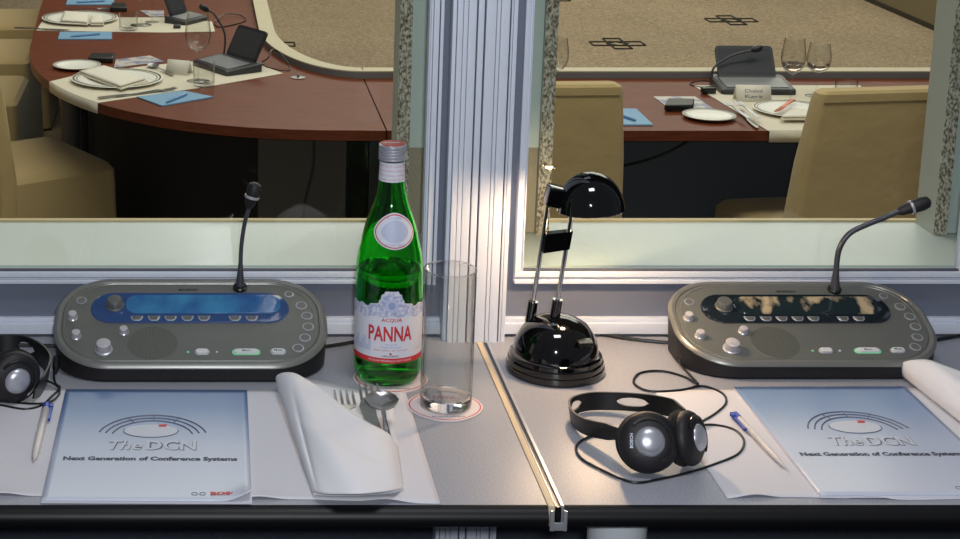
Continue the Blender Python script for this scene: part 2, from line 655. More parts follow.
def make_console(label, dispM, frameM):
    t = thing('interpreter_console', label, 'console', (CXL, CYL, DESK), 0)
    L = .0765 / CA
    W = .1655

    def ring(ins, h, plane=True, n=14):
        pts = rrect(W - ins, L - ins, .069 - ins, n, 0, L)
        if plane:
            return [P(x, y, h) for x, y in pts]
        return [Vector((x, y * CA, h)) for x, y in pts]
    b = MB()
    b.loft([ring(.006, .0005, False), ring(.003, .004, False), ring(.0005, -.0045)], True, True)
    b.build('base', M_softblack, t)
    sh = MB()
    sh.loft([ring(.0005, -.0045), ring(-.0006, -.003), ring(.0006, -.001), ring(.004, .0012), ring(.0085, .0008), ring(.0095, -.0008)], True, True)
    sh.build('shell', M_shell, t)
    fc = MB()
    fc.loft([ring(.0096, -.0006), ring(.0105, .0004), ring(.0125, .0008)], True, True)
    fp = fc.build('face_plate', M_shell_face, t)
    # inner contour line
    li = MB()
    cl_ = rrect(W - .0155, L - .0125, .058, 14, 0, L)
    cl_ = [p for p in cl_ if p[1] > L - .012]
    cl_ = sorted(cl_, key=lambda p: (math.atan2(p[1] - L + .013, p[0])))
    li.tube([P(*p, .0008) for p in cl_], .0008, 6, False)
    li.build('contour_line', M_shell, fp)
    # display
    x0, y0 = feat(162, 160)
    x1, _ = feat(797, 160)
    _, yt = feat(480, 110)
    _, yb = feat(480, 204)
    cx, cy, hx, hy = (x0 + x1) / 2, (yt + yb) / 2, (x1 - x0) / 2, (yt - yb) / 2
    d = pl_prism(MB(), rrect(hx, hy, hy * .96, 12, cx, cy), [(1, .0008), (.992, .0024), (.985, .0028)]).build('display_frame', frameM, t)
    bx0, bx1 = feat(275, 150)[0], feat(770, 150)[0]
    pl_prism(MB(), rrect((bx1 - bx0) / 2, hy * .62, hy * .55, 12, (bx0 + bx1) / 2, cy + hy * .2), [(1, .0028), (.99, .0034)]).build('display_glass', dispM, d)
    # rotary knob on display
    kx, ky = feat(240, 152)
    q = pl_prism(MB(), disc(kx, ky, .0104), [(1.12, .002), (1.1, .004), (.98, .005), (.9, .012), (.8, .0135), (.3, .014)]).build('rotary_knob', M_darkknob, t)
    # knobs with light caps
    for zx, zy, r, hh in ((105, 188, .0056, .009), (116, 248, .0056, .009), (268, 234, .0054, .008), (204, 290, .0092, .012)):
        kx, ky = feat(zx, zy)
        kn = pl_prism(MB(), disc(kx, ky, r), [(1.18, .0005), (1.18, .0022), (1.02, .0032)]).build('knob', M_silver, t)
        pl_prism(MB(), disc(kx, ky, r), [(.98, .003), (.93, hh), (.8, hh + .0008), (.3, hh + .001)]).build('knob_cap', M_knob, kn)
    # soft keys below the display
    for zx in (310, 365, 418, 472, 525, 624, 678):
        kx, ky = feat(zx, 192)
        pts = [(kx - .0070, ky + .0038), (kx - .0062, ky - .001), (kx - .0034, ky - .0042), (kx + .0034, ky - .0042), (kx + .0062, ky - .001), (kx + .0070, ky + .0038)]
        sk = pl_prism(MB(), pts, [(1.12, .001), (1.1, .003), (1.0, .0034)]).build('soft_key', M_silver, t)
        pl_prism(MB(), pts, [(.8, .0034), (.72, .0042)]).build('key_cap', M_darkknob, sk)
    # small ringed button and right hand column of round buttons
    cols = [(133, 132, .0058), (797, 112, .0050), (836, 148, .0062), (854, 181, .0062), (858, 216, .0062), (848, 251, .0062), (826, 284, .0062)]
    for zx, zy, r in cols:
        kx, ky = feat(zx, zy)
        rb = pl_prism(MB(), disc(kx, ky, r, 24), [(1.15, .0006), (1.13, .0016), (.95, .0017)]).build('round_button', M_silver, t)
        pl_prism(MB(), disc(kx, ky, r, 24), [(.88, .0016), (.82, .0022), (.4, .0019)]).build('button_cap', M_shell_face, rb)
    # speaker
    kx, ky = feat(360, 268)
    rx = feat(440, 268)[0] - kx
    sp = pl_prism(MB(), disc(kx, ky, rx, 48), [(1.02, .0006), (1.0, .0012)]).build('speaker_grille', mat('grille', (92, 95, 88), .5, metal=.3), t)
    ho = MB()
    for k in range(1, 9):
        n = 5 * k
        for i in range(n):
            a = 2 * PI * i / n + k * .3
            rr = rx * k / 8.8
            ho.add([P(kx + rr * math.cos(a) + dx, ky + rr * math.sin(a) + dy, .00135) for dx, dy in ((.0007, 0), (.00035, .0006), (-.00035, .0006), (-.0007, 0), (-.00035, -.0006), (.00035, -.0006))], [(0, 1, 2, 3, 4, 5)])
    ho.build('grille_holes', M_black, sp)
    # oval buttons
    for zx, zy, w, h, mm in ((519, 297, .0085, .0046, M_silver), (660, 297, .0156, .0046, M_ledgreen), (762, 296, .009, .0046, M_silver)):
        kx, ky = feat(zx, zy)
        ob = pl_prism(MB(), rrect(w, h, h * .9, 8, kx, ky), [(1.08, .0006), (1.05, .0016), (1.0, .0017)]).build('push_button', mm, t)
        pl_prism(MB(), rrect(w * .93, h * .84, h * .8, 8, kx, ky), [(1, .0017), (.95, .0034), (.88, .0038)]).build('button_cap', M_button, ob)
        tx = {660: 'Micro', 762: 'Mute'}.get(zx)
        if tx:
            text_mb(tx, .0095 if zx == 762 else .010, .0032, .02, 0, .0041).xf(lambda v: P(kx + v.x, ky + v.y, v.z)).build('button_text', M_inkdark, ob, flat=True)
    for zx in (474, 566):
        kx, ky = feat(zx, 297)
        pl_prism(MB(), disc(kx, ky, .0016, 12), [(1, .0006), (.9, .0018)]).build('indicator_light', M_ledgreen if zx == 474 else M_inklight, t)
    kx, ky = feat(474, 97)
    text_mb('BOSCH', .0235, .0036, .03, 0, .0012).xf(lambda v: P(kx + v.x, ky + v.y, v.z)).build('brand_text', M_black, t, flat=True)
    # mic socket
    kx, ky = feat(640, 92)
    so = pl_prism(MB(), disc(kx, ky, .0088), [(1, .0006), (1, .004), (.85, .0055), (.7, .0058)]).build('microphone_socket', M_black, t)
    return t


def gooseneck(t, off, pts, rad, headpts, yplane, K=1.0):
    w = [(ony(x, y, yplane) - off) / K for x, y in pts]
    mb = MB()
    mb.tube(smooth_path(w, 8), [rad[0] + (rad[1] - rad[0]) * min(1, i / 10) for i in range((len(w) - 1) * 8 + 1)], 14)
    g = mb.build('microphone_stalk', mat('stalk_grey', (70, 72, 80), .35, metal=.4), t)
    a = (ony(*headpts[0], yplane) - off) / K
    b = (ony(*headpts[1], yplane) - off) / K
    ax = (b - a)
    L = ax.length
    MB().lathe([(.003, -.002), (.0062, .004), (.0075, L * .35), (.0088, L * .55), (.0092, L * .75), (.0078, L * .93), (.004, L)], 24, a, ax).build('microphone_head', M_softblack, g)
    c = a + ax * .42
    MB().lathe([(.0088, -.0015), (.0094, -.001), (.0094, .0015), (.0088, .002)], 24, c, ax).build('head_ring', M_silver, g)


con1 = make_console('grey console left of the green bottle, blue display, upright thin microphone', M_display, M_display_dark)
gx, gy = feat(640, 92)
gpos = P(gx, gy, 0) + Vector((CXL, CYL, DESK))
con2 = make_console('grey console right of the black lamp, dark reflective display, microphone bent to the right', M_display_clear, M_lcd_dark)
off1 = Vector((CXL, CYL, DESK))
off2 = Vector((.7335, 1.889, DESK))
K2 = .952
con2.location = off2
con2.scale = (K2, K2, K2)
g1 = (gx + off1.x)
gooseneck(con1, off1, [(240, 292), (240.5, 268), (241.5, 245), (245, 222), (249.5, 206)], (.0062, .0026), ((249, 207), (256, 183)), gpos.y)
sock2 = P(gx, gy, .005) * K2 + off2
r0 = (sock2 - CAM)
# pixel of the right socket
fwd = Vector((0, math.cos(PITCH), -math.sin(PITCH)))
dwn = Vector((0, -math.sin(PITCH), -math.cos(PITCH)))


def topx(p):
    d = Vector(p) - CAM
    return PX + F * d.x / d.dot(fwd), PY + F * d.dot(dwn) / d.dot(fwd)


sx, sy = topx(sock2)
print('socket2 px', sx, sy, 'socket1', topx(P(gx, gy, .005) + off1))
gooseneck(con2, off2, [(sx, sy + 2), (sx + 1, sy - 14), (839, 250), (849, 234), (866, 225), (886, 217), (899, 211)], (.0068, .0036), ((898, 212), (930, 201)), sock2.y, K2)


# ================================================================== cables
def cable(name, pix, label, r=.0016, z=None, cat='cable', m=M_black):
    pts = []
    for q in pix:
        zz = DESK + r + .0003 + (q[2] if len(q) > 2 else 0)
        pts.append(onz(q[0], q[1], zz))
    o = MB().tube(smooth_path(pts, 8), r, 8).build(name, m, origin=tuple(pts[0]))
    return tag(o, label, cat)


cable('console_cable', [(318, 348), (329, 346), (342, 344), (356, 342), (392, 341)], 'black cable leaving the right side of the left console behind the bottle', .0024)
cable('console_cable', [(-12, 345), (20, 345), (58, 346)], 'black cable running to the left side of the left console', .0024)
cable('lamp_cable', [(600, 334), (625, 338), (650, 341), (674, 343)], 'black cable running from the lamp to the right console', .0022)
cable('console_cable', [(930, 341), (945, 338), (975, 333)], 'black cable leaving the right side of the right console', .0024)


# ================================================================== BROCHURES
def brochure(label, loc, rz, dx=0):
    t = thing('brochure', label, 'brochure', loc, rz)
    w, h = .1055, .1430
    MB().box((-w, -h, .0002), (w, h, .0026)).build('pages', M_paper, t)

    def cov(u, v):
        x = -w + 2 * w * u
        y = -h + 2 * h * v
        k = max(0, (u - .86) / .14) * max(0, (.16 - v) / .16)
        return (x, y, .003 + .012 * k ** 1.6)
    c = solidify(MB().grid(cov, 30, 30).build('cover', M_broch, t), .0004)
    top = .0034
    # logo: arcs
    a = MB()
    for r in (.0600, .0525, .0450):
        pts = []
        for k in range(41):
            an = math.radians(14 + 152 * k / 40)
            pts.append((r * math.cos(an), .028 + r * 1.0 * math.sin(an) - .02, top))
        a.tube(pts, .0009, 6)
    for an in (62, 90, 118):
        an = math.radians(an)
        a.tube([(.044 * math.cos(an), .008 + .044 * math.sin(an), top), (.062 * math.cos(an), .008 + .062 * math.sin(an), top)], .0006, 6)
    a.build('logo_arcs', M_inkgrey, c)
    MB().prism([(.030 * math.cos(2 * PI * i / 40) - .002, .026 + .017 * math.sin(2 * PI * i / 40)) for i in range(40)], .0030, top).build('logo_ellipse', M_inklight, c)
    e = MB()
    e.tube([(.030 * math.cos(2 * PI * i / 40) - .002, .026 + .017 * math.sin(2 * PI * i / 40), top) for i in range(18, 42)], .0006, 6)
    e.build('logo_ellipse_line', M_inkgrey, c)
    MB().prism([(.006, .037), (.014, .037), (.0155, .043), (.0065, .043)], .0030, top + .0003).build('logo_dot', M_red, c)
    text_mb('The', .036, .024, .03, .25, top).xf(lambda v: (v.x - .0275, v.y - .012, v.z)).build('title_shadow', M_inkgrey, c, flat=True)
    text_mb('The', .036, .024, .012, .25, top + .0002).xf(lambda v: (v.x - .028, v.y - .0112, v.z)).build('title_text', M_inklight, c, flat=True)
    text_mb('DCN', .0535, .024, .05, 0, top).xf(lambda v: (v.x + .022, v.y - .012, v.z)).build('title_shadow', M_inkgrey, c, flat=True)
    text_mb('DCN', .0535, .024, .02, 0, top + .0002).xf(lambda v: (v.x + .0212, v.y - .0112, v.z)).build('title_text', M_inklight, c, flat=True)
    text_mb('Next Generation of Conference Systems', .184, .0125, .05, 0, top).xf(lambda v: (v.x + .0, v.y - .046, v.z)).build('subtitle_text', M_inkdark, c, flat=True)
    text_mb('BOSCH', .036, .0075, .05, 0, top).xf(lambda v: (v.x + .082, v.y - .1270, v.z + .0006 + max(0, (v.x + .02)) * .012)).build('brand_text', M_red, c, flat=True)
    for q in (.0, .008):
        a = MB()
        a.tube([(.048 + q + .003 * math.cos(2 * PI * i / 24), -.127 + .003 * math.sin(2 * PI * i / 24), top) for i in range(25)], .0004, 5, False)
        a.build('brand_emblem', M_inkgrey, c)
    return t


cL = (onz(67.3, 389.4, DESK) + onz(248.7, 393.3, DESK) + onz(40.4, 503.3, DESK) + onz(250, 504, DESK)) / 4
brochure('blue and white brochure lying in front of the left console, corner curled', (cL.x, cL.y - .004, DESK + .0012), -.01)
br1, br2 = onz(733.3, 389.3, DESK), onz(821.8, 497.4, DESK)
b2 = brochure('blue and white brochure lying in front of the right console', (br1.x + .1003, (br1.y + br2.y) / 2 - .003, DESK + .0012), .006)
b2.scale = (.95, .985, 1)


# ================================================================== PLACE MATS (paper) and NAPKINS
def mat_sheet(label, pix, wob=.001):
    q = [onz(x, y, DESK) for x, y in pix]     # bl br tr tl
    c = sum(q, Vector()) / 4

    def fn(u, v):
        p = (q[0] * (1 - u) + q[1] * u) * (1 - v) + (q[3] * (1 - u) + q[2] * u) * v
        edge = min(1, 12 * min(u, 1 - u), 12 * min(v, 1 - v))
        z = .0004 + (wob * abs(math.sin(9 * u + 1) * math.sin(7 * v)) * 0.0)
        fr = 0
        if v < .06:
            z += .0035 * (1 - v / .06) * max(0, math.sin(23 * u)) ** 2 * wob / .001
        return (p.x, p.y + (0.003 * math.sin(11 * u) if v < .01 else 0), DESK + z)
    o = solidify(MB().grid(fn, 60, 30).build('paper_place_mat', M_mat, origin=(c.x, c.y, DESK)), .0005, 1)
    return tag(o, label, 'place mat')


mat_sheet('white paper mat under the left brochure and folded napkin', [(-30, 497), (440, 503), (405, 391), (-20, 389)])
mat_sheet('white paper mat under the right brochure', [(727, 499), (1150, 499), (1060, 388), (654, 391)])


def napkin(label, fpts, dx=0.0, dy=0.0, group=None):
    D = Vector((dx, dy, 0))
    org = onz(345, 440, DESK) + D
    t = thing('folded_napkin', label, 'napkin', (org.x, org.y, DESK))
    hp = lambda x, y, z: onz(x, y, DESK + z) + D
    # back layer
    bq = [hp(318, 491, .002), hp(402, 489, .002), hp(392, 396, .002), hp(300, 380, .002)]

    def back(u, v):
        p = (bq[0] * (1 - u) + bq[1] * u) * (1 - v) + (bq[3] * (1 - u) + bq[2] * u) * v
        p.z += .0012 * math.sin(8 * u) * v
        return p
    solidify(MB().grid(back, 16, 16).build('back_layer', M_white, t, world=True), .002, 1)
    # front pocket
    mouth = smooth_path([Vector(p) for p in ((278, 387, .005), (276.5, 377, .018), (284, 373, .030), (294, 373.5, .036), (305, 379, .037), (323, 390, .036), (346, 409, .034), (370, 424, .030), (388, 434, .022), (397, 446, .004))], 6)
    bottom = smooth_path([Vector(p) for p in ((313, 493, .003), (318, 493, .008), (330, 494, .014), (350, 494, .019), (372, 493, .019), (392, 491, .013), (403, 488, .003))], 6)

    def samp(path, u):
        f = u * (len(path) - 1)
        i = min(int(f), len(path) - 2)
        return path[i].lerp(path[i + 1], f - i)

    def front(u, v):
        a = samp(bottom, u)
        b = samp(mouth, u)
        q = a.lerp(b, v)
        edge = math.sin(PI * min(1, max(0, u)))
        z = q.z + .004 * edge * math.sin(PI * v) + .0012 * math.sin(13 * u + 5 * v) * edge
        z += .0028 / (1 + math.exp((v - .70 + .38 * u) / .012)) * edge
        z -= .003 * math.exp(-((u - .18 - .1 * v) / .03) ** 2) * math.sin(PI * min(1, v * 1.1))
        return hp(q.x, q.y, max(.001, z))
    solidify(MB().grid(front, 48, 36).build('front_fold', M_white, t, world=True), .0018, 0)
    # hem along the bottom fold
    hm = MB().tube([hp(p.x, p.y, max(.0025, p.z * .55)) for p in bottom], .0022, 8)
    hm.build('bottom_hem', M_white, t, world=True)
    return t


napkin('white cloth napkin folded into a pocket holding forks and a spoon', None)
na, nb = onz(277, 379, DESK + .01), onz(895, 365, DESK + .01)
napkin('white rolled napkin lying over the corner of the right brochure', None, nb.x - na.x, nb.y - na.y - .004)


# cutlery: local +y is towards the tip, length about 0.19
def fork(t_, L=.19, m=M_steel):
    mb = MB()

    def sec(y, w, z, th=.0012):
        return [(-w, y, z), (w, y, z), (w, y, z + th), (-w, y, z + th)]
    mb.loft([sec(0, .005, .001), sec(L * .3, .0048, .002), sec(L * .5, .0024, .003, .002), sec(L * .68, .0028, .005, .002), sec(L * .74, .010, .003), sec(L * .8, .0118, .001)])
    for k in range(4):
        x = -.0100 + k * .00667
        w = .0016
        mb.loft([[(x - w, L * .795, .001), (x + w, L * .795, .001), (x + w, L * .795, .0024), (x - w, L * .795, .0024)],
                 [(x - w, L * .92, .002), (x + w, L * .92, .002), (x + w, L * .92, .0036), (x - w, L * .92, .0036)],
                 [(x - w * .5, L, .005), (x + w * .5, L, .005), (x + w * .5, L, .006), (x - w * .5, L, .006)]])
    return mb


def knife(L=.2):
    mb = MB()

    def sec(y, a, b, th=.0012):
        return [(a, y, 0.001), (b, y, 0.001), (b, y, .001 + th), (a, y, .001 + th)]
    mb.loft([sec(0, -.006, .006, .004), sec(L * .4, -.0045, .0045, .004), sec(L * .47, -.003, .004, .002), sec(L * .55, -.008, .006), sec(L * .85, -.009, .005), sec(L * .97, -.005, .003), sec(L, .0, .001)])
    return mb


def spoon(L=.18):
    mb = MB()

    def sec(y, w, z, th=.0014):
        return [(-w, y, z + w * .3), (0, y, z), (w, y, z + w * .3), (w, y, z + th + w * .3), (0, y, z + th), (-w, y, z + th + w * .3)]
    mb.loft([sec(0, .005, .001), sec(L * .3, .0045, .002), sec(L * .6, .002, .005), sec(L * .7, .003, .006), sec(L * .76, .013, .002), sec(L * .86, .019, .001), sec(L * .94, .015, .002), sec(L * .985, .008, .004), sec(L, .002, .006)])
    return mb


def lay(mb, name, base, tip, z, label, cat, tilt=.0, group=None, m=M_steel):
    """lay a piece of cutlery from base point to tip point (world xy)"""
    ys = [v[1] for v in mb.v]
    L = max(ys)
    d = Vector(tip) - Vector(base)
    sc = 1.0
    o = mb.build(name, m)
    o.location = (tip[0] - d.normalized().x * L, tip[1] - d.normalized().y * L, z)
    o.rotation_euler = (tilt, 0, math.atan2(-d.x, d.y))
    return tag(o, label, cat, group)


def lay3(mb, name, tip, base, label, cat, m=M_steel):
    """tip = (pixel x, y, height) reaches the far end; base likewise gives the direction"""
    A = onz(base[0], base[1], DESK + base[2])
    B = onz(tip[0], tip[1], DESK + tip[2])
    L = max(v[1] for v in mb.v)
    yv = (B - A).normalized()
    xv = yv.cross(Vector((0, 0, 1))).normalized()
    zv = xv.cross(yv)
    M = Matrix((xv, yv, zv)).transposed().to_4x4()
    M.translation = B - yv * L
    o = mb.build(name, m)
    o.matrix_world = M
    return tag(o, label, cat)


lay3(fork(None, .13), 'fork', (343, 394, .028), (356, 450, .012), 'steel fork standing leftmost out of the folded napkin', 'fork')
lay3(fork(None, .13), 'fork', (368, 388, .024), (380, 446, .008), 'steel fork behind the spoon in the folded napkin', 'fork')
lay3(spoon(.12), 'spoon', (380, 396, .033), (389, 452, .010), 'steel spoon with its bowl rising from the folded napkin', 'spoon')
lay3(knife(.10), 'knife', (365, 399, .034), (377, 436, .020), 'shiny knife in front of the spoon in the folded napkin', 'knife')

# ================================================================== BOTTLE
BX, BY = .2222, 1.898


def zb(y, Y=None):
    return ony(386, y, Y or BY)[2] - DESK


prof = [(.0, .004), (.024, .004), (.030, .001), (.0345, .0015), (.0375, .006), (.0395, .016), (.0398, zb(345)), (.0402, zb(300)), (.0396, zb(285)), (.0392, zb(266)), (.0378, zb(256)), (.0352, zb(246.7)), (.0325, zb(236)), (.029, zb(224.6)),
        (.0246, zb(214)), (.0205, zb(205)), (.0176, zb(196)), (.0155, zb(187)), (.0146, zb(180)), (.0140, zb(170)), (.0138, zb(162)), (.0136, zb(150))]
pr_s = [Vector((r, z, 0)) for r, z in prof[3:]]
fine = smooth_path(pr_s, 4)


def rad_at(z):
    for a, b in zip(fine, fine[1:]):
        if a.y <= z <= b.y:
            return a.x + (b.x - a.x) * (z - a.y) / max(1e-6, b.y - a.y)
    return fine[-1].x


bot = thing('water_bottle', 'green glass water bottle with red-topped cap on a round coaster', 'bottle', (BX, BY, DESK + .0022))
outer = [(.024, .004), (.030, .001)] + [(p.x, p.y) for p in fine]
inner = [(max(.002, r - .0028), z) for r, z in [(p.x, p.y) for p in fine] if z > .012]
g = MB()
g.lathe(outer + [(outer[-1][0] - .0028, outer[-1][1])] + list(reversed(inner)) + [(.03, .0095), (.01, .009)], 72, cap0=True, cap1=True)
g.build('glass_body', M_green, bot, angle=50)
lev = zb(268)
wi = [(.01, .0093), (.03, .0098)] + [(r - .0003, z) for r, z in inner if z < lev]
wi = wi + [(wi[-1][0], lev)]
MB().lathe(wi, 64).build('water', M_water, bot, angle=50)
# cap
zc0, zc1 = zb(161), zb(146)
cp = MB()
pf = [(.0146, zc0)]
for k in range(5):
    z = zc0 + (zc1 - zc0) * k / 5
    pf += [(.0160, z + .0006), (.0160, z + .0018), (.0150, z + .0026)]
pf += [(.0160, zc1 - .002), (.0158, zc1), (.0145, zc1 + .0008)]
cap = cp.lathe(pf, 48).build('screw_cap', M_silver, bot)
MB().lathe([(.0144, zc1 + .0006), (.0142, zc1 + .0014), (.005, zc1 + .0016)], 40).build('cap_top', M_redcap, cap)
text_mb('PANNA', .018, .004, .05, 0, zc1 + .0019).build('cap_text', M_label, cap, flat=True)
PH0 = math.atan2(-.993, -.1158) + .09


def cyl(s_, z, off, rr=.0400):
    a = PH0 + s_ / rr
    r = rad_at(z) + off
    return (r * math.cos(a), r * math.sin(a), z)


def patch(lo, hi, s0, s1, ns, nz, off, rr=.04):
    return MB().grid(lambda u, v: cyl(s0 + (s1 - s0) * u, lo(s0 + (s1 - s0) * u) * (1 - v) + hi(s0 + (s1 - s0) * u) * v, off, rr), ns, nz)


def zf(y):
    return ony(388, y, BY - .038)[2] - DESK - .002


zb0, zb1 = zf(363), zf(308)


def hi_main(s_):
    a = abs(s_)
    z = zf(307) - .0012 * math.cos(a * 420)
    if a < .0145:
        z = zf(291.5) - (0 if a < .008 else .003 + .002 * (a - .008) / .0065)
        if a > .0125:
            z = zf(300)
    elif a < .026:
        z = zf(303.5) - (a - .0145) * .18
    return z


lab = patch(lambda s_: zb0, hi_main, -.058, .058, 90, 6, .0004).build('front_label', M_label, bot)
patch(lambda s_: zf(318) + .001 * math.cos(s_ * 300) + (.0 if abs(s_) > .02 else .002), lambda s_: hi_main(s_) - .0009, -.0575, .0575, 90, 4, .0007).build('filigree_print', M_labelfil, lab)
patch(lambda s_: zb0, lambda s_: zf(358), -.058, .058, 60, 2, .0007).build('red_band', M_red, lab)
MB().grid(lambda u, v: cyl(.0075 * math.cos(2 * PI * u) * v, zf(306) + .008 * math.sin(2 * PI * u) * v, .0010), 24, 3).build('lion_emblem', M_labelpale, lab)
MB().grid(lambda u, v: cyl(.004 * math.cos(2 * PI * u) * v, zf(305.5) + .0045 * math.sin(2 * PI * u) * v, .0012), 24, 3).build('lion_face', M_labelblue, lab)


def ctext(t_, w, h, s_, z, m, par, bold=0, off=.0011, name='label_text', rr=.04):
    mb = text_mb(t_, w, h, bold)
    mb.xf(lambda v: cyl(s_ + v.x, z + v.y, off, rr))
    return mb.build(name, m, par, flat=True)


ctext('PANNA', .052, .0185, -.0005, zf(333.5), M_red, lab, .022)
ctext('ACQUA', .0235, .0052, .0005, zf(320), M_red, lab, .015)
ctext('Acqua', .014, .0030, .0, zf(344.3), M_labelblue, lab)
ctext('Oligominerale', .024, .0030, .0, zf(347.2), M_labelblue, lab)
ctext('dalle colline di Toscana', .040, .0018, .0, zf(350), M_redcap, lab)
ctext('S.PELLEGRINO', .019, .0021, .0, zf(355.8), M_inkdark, lab, .02)
ctext('ACQUA MINERALE NATURALE', .052, .0026, .0, zf(360.6), M_label, lab, .0)
ctext('750 ml', .008, .0026, .0365, zf(351), M_labelblue, lab)
MB().grid(lambda u, v: cyl(.0014 * math.cos(2 * PI * u) * v, zf(353.4) + .0014 * math.sin(2 * PI * u) * v, .0011), 10, 1).build('star_print', M_red, lab)
# the blue skyline at the left of the label
sk = MB()
for k in range(8):
    s0 = -.052 + k * .0036
    h_ = .006 + .004 * ((k * 7) % 3)
    sk.grid(lambda u, v: cyl(s0 + .003 * u, zf(352) + h_ * v * 1.2, .0008), 2, 2)
sk.build('skyline_print', M_labelpale, lab)
# shield label at the shoulder
zo = zf(234)


def shield(k, off):
    def fn(u, v):
        a = 2 * PI * u
        c, s_ = math.cos(a), math.sin(a)
        rr = 1 / (abs(c) ** 1.8 + abs(s_) ** 1.8) ** (1 / 1.8)
        return cyl(.0035 + .0345 * k * rr * c * v, zo + .0205 * k * rr * s_ * v, off)
    return MB().grid(fn, 40, 8)


sl = shield(1, .0005).build('shoulder_label', M_label, bot)
shield(.93, .0008).build('red_border', M_red, sl)
shield(.87, .0011).build('label_field', M_label, sl)
shield(.62, .0014).build('blue_field', M_labelpale, sl)
for t_, dz in (('ACQUA PANNA', .0145), ('TOSCANA ITALIA', -.0148)):
    ctext(t_, .026, .0026, .002, zo + dz, M_labelblue, sl, 0, .0016)
# neck wrap
nk = patch(lambda s_: zb(181), lambda s_: zb(162), -.1256, .1256, 64, 3, .0008).build('neck_label', M_label, bot)
for k, yy in enumerate((165.5, 170, 174.5, 178.5)):
    for j in range(4):
        ctext('ACQUA PANNA', .026, .0017, -.045 + j * .030 + k * .004, zb(yy), M_red, nk, 0, .0013)


# coasters
def coaster(label, c, r):
    t = thing('coaster', label, 'coaster', (c[0], c[1], DESK))

    def out(k, n=96):
        return [(r * k * (1 + .018 * math.cos(4 * (2 * PI * i / n))) * math.cos(2 * PI * i / n), r * k * (1 + .018 * math.cos(4 * (2 * PI * i / n))) * math.sin(2 * PI * i / n)) for i in range(n)]
    MB().prism(out(1), .0003, .0018).build('card', M_coaster, t)
    rg = MB()
    rg.loft([[(x, y, .0019) for x, y in out(.95)], [(x, y, .0019) for x, y in out(.915)]], False, False)
    rg.build('red_ring', M_red, t)
    for k in range(2):
        text_mb('ACQUA PANNA', r * .9, .0042, .01, 0, .0019).xf(lambda v: (v.x, v.y - r * .74 if k == 0 else -v.y + r * .74, v.z) if k == 0 else (-v.x, -v.y + r * .74, v.z)).build('ring_text', M_inkdark, t, flat=True)
    text_mb('PANNA', r * .62, .011, .03, 0, .0019).xf(lambda v: (v.x, v.y + .004, v.z)).build('centre_text', M_red, t, flat=True)
    return t


coaster('round white coaster with red ring under the green bottle', (BX + .004, BY - .004), .0435)
GX, GY = .2802, 1.812
coaster('round white coaster with red ring under the empty tumbler', (GX - .001, GY), .0425)

# tumbler
tm = MB()
R = .0292
Hh = .163
tm.lathe([(.02, .0005), (.0265, .0), (R - .0005, .002), (R, .006), (R + .0004, Hh - .002), (R + .0002, Hh - .0004), (R - .0006, Hh), (R - .0016, Hh - .0008), (R - .0018, .02), (R - .0035, .0155), (.014, .0142), (.003, .0140)], 72, cap0=False, cap1=False)
tg = thing('drinking_glass', 'tall straight empty glass standing right of the green bottle', 'glass', (GX, GY, DESK + .0022))
tm.build('glass_wall', M_thin, tg, angle=60)
MB().tube([(R * math.cos(2 * PI * i / 64) * .985, R * math.sin(2 * PI * i / 64) * .985, Hh) for i in range(65)], .0009, 8, False).build('rim', M_glass, tg)
bs = MB().lathe([(.02, .0008), (.0262, .0006), (R - .0012, .0026), (R - .0006, .006), (R - .0008, .0128), (R - .004, .0138), (.014, .0128), (.003, .0124)], 72)
bs.build('thick_base', M_glass, tg, angle=60)

# ================================================================== LAMP
LX, LY = .4277, 1.925
lamp = thing('desk_lamp', 'glossy black desk lamp with domed head on two chrome rods', 'lamp', (LX, LY, DESK))
MB().lathe([(.045, .0005), (.0585, .0005), (.0592, .003), (.0585, .009), (.0572, .0100), (.0574, .0115), (.0570, .016), (.0552, .0175), (.0546, .022), (.0510, .0245)], 72).build('base', M_glossblack, lamp)
MB().lathe([(.0508, .0243), (.0502, .029), (.0480, .038), (.0435, .048), (.0365, .0572), (.027, .0635), (.015, .068), (.004, .0695)], 72).build('dome_base', M_glossblack, lamp)
q = Matrix.Rotation(math.radians(-20), 4, 'X')
MB().box((.016, -.0475, .047), (.034, -.030, .052), .0015).build('switch', M_black, lamp)


def lp(x, y, Y):
    return ony(x, y, Y) - Vector((LX, LY, DESK))


rods = [((532.5, 306), (550, 192), LY + .012), ((557, 304), (574, 200), LY - .002)]
for (a, b, Y) in rods:
    pa, pb = lp(*a, Y), lp(*b, Y)
    r_ = MB().tube([pa, pb], .0027, 14).build('chrome_rod', M_chrome, lamp)
    d = (pb - pa).normalized()
    MB().tube([pa - d * .020, pa + d * .006], .0062, 20).build('rod_socket', M_glossblack, r_)
    MB().tube([pb - d * .001, pb + d * .003], .004, 14).build('rod_tip', M_glossblack, r_)
br = MB()
c = [lp(545, 233, LY + .008), lp(572, 230, LY), lp(568.5, 248, LY), lp(542.5, 252, LY + .008)]
br.loft([[p + Vector((0, -.006, 0)) for p in c], [p + Vector((0, .006, 0)) for p in c]])
br.build('rod_bracket', M_glossblack, lamp)
hb = lp(556, 196, LY + .004)
hg = MB().box((-.012, -.012, -.012), (.016, .012, .012), .003)
rt = Matrix.Rotation(math.radians(12), 3, 'Y')
hg.xf(lambda v: hb + rt @ v)
hg.build('hinge_block', M_glossblack, lamp)
hc = lp(590.5, 207, LY)
ax = Vector((.06, -.05, -1)).normalized()       # opening direction
hq = Vector((0, 0, -1)).rotation_difference(ax)
RH = .0392
hp_ = []
for k in range(13):
    a = PI / 2 * k / 12
    hp_.append((RH * math.cos(a), RH * 1.08 * math.sin(a)))
shell = [(RH * .985, -.004), (RH * 1.015, -.003)] + [(r, z) for r, z in hp_[:-1]] + [(.003, RH * 1.08)]
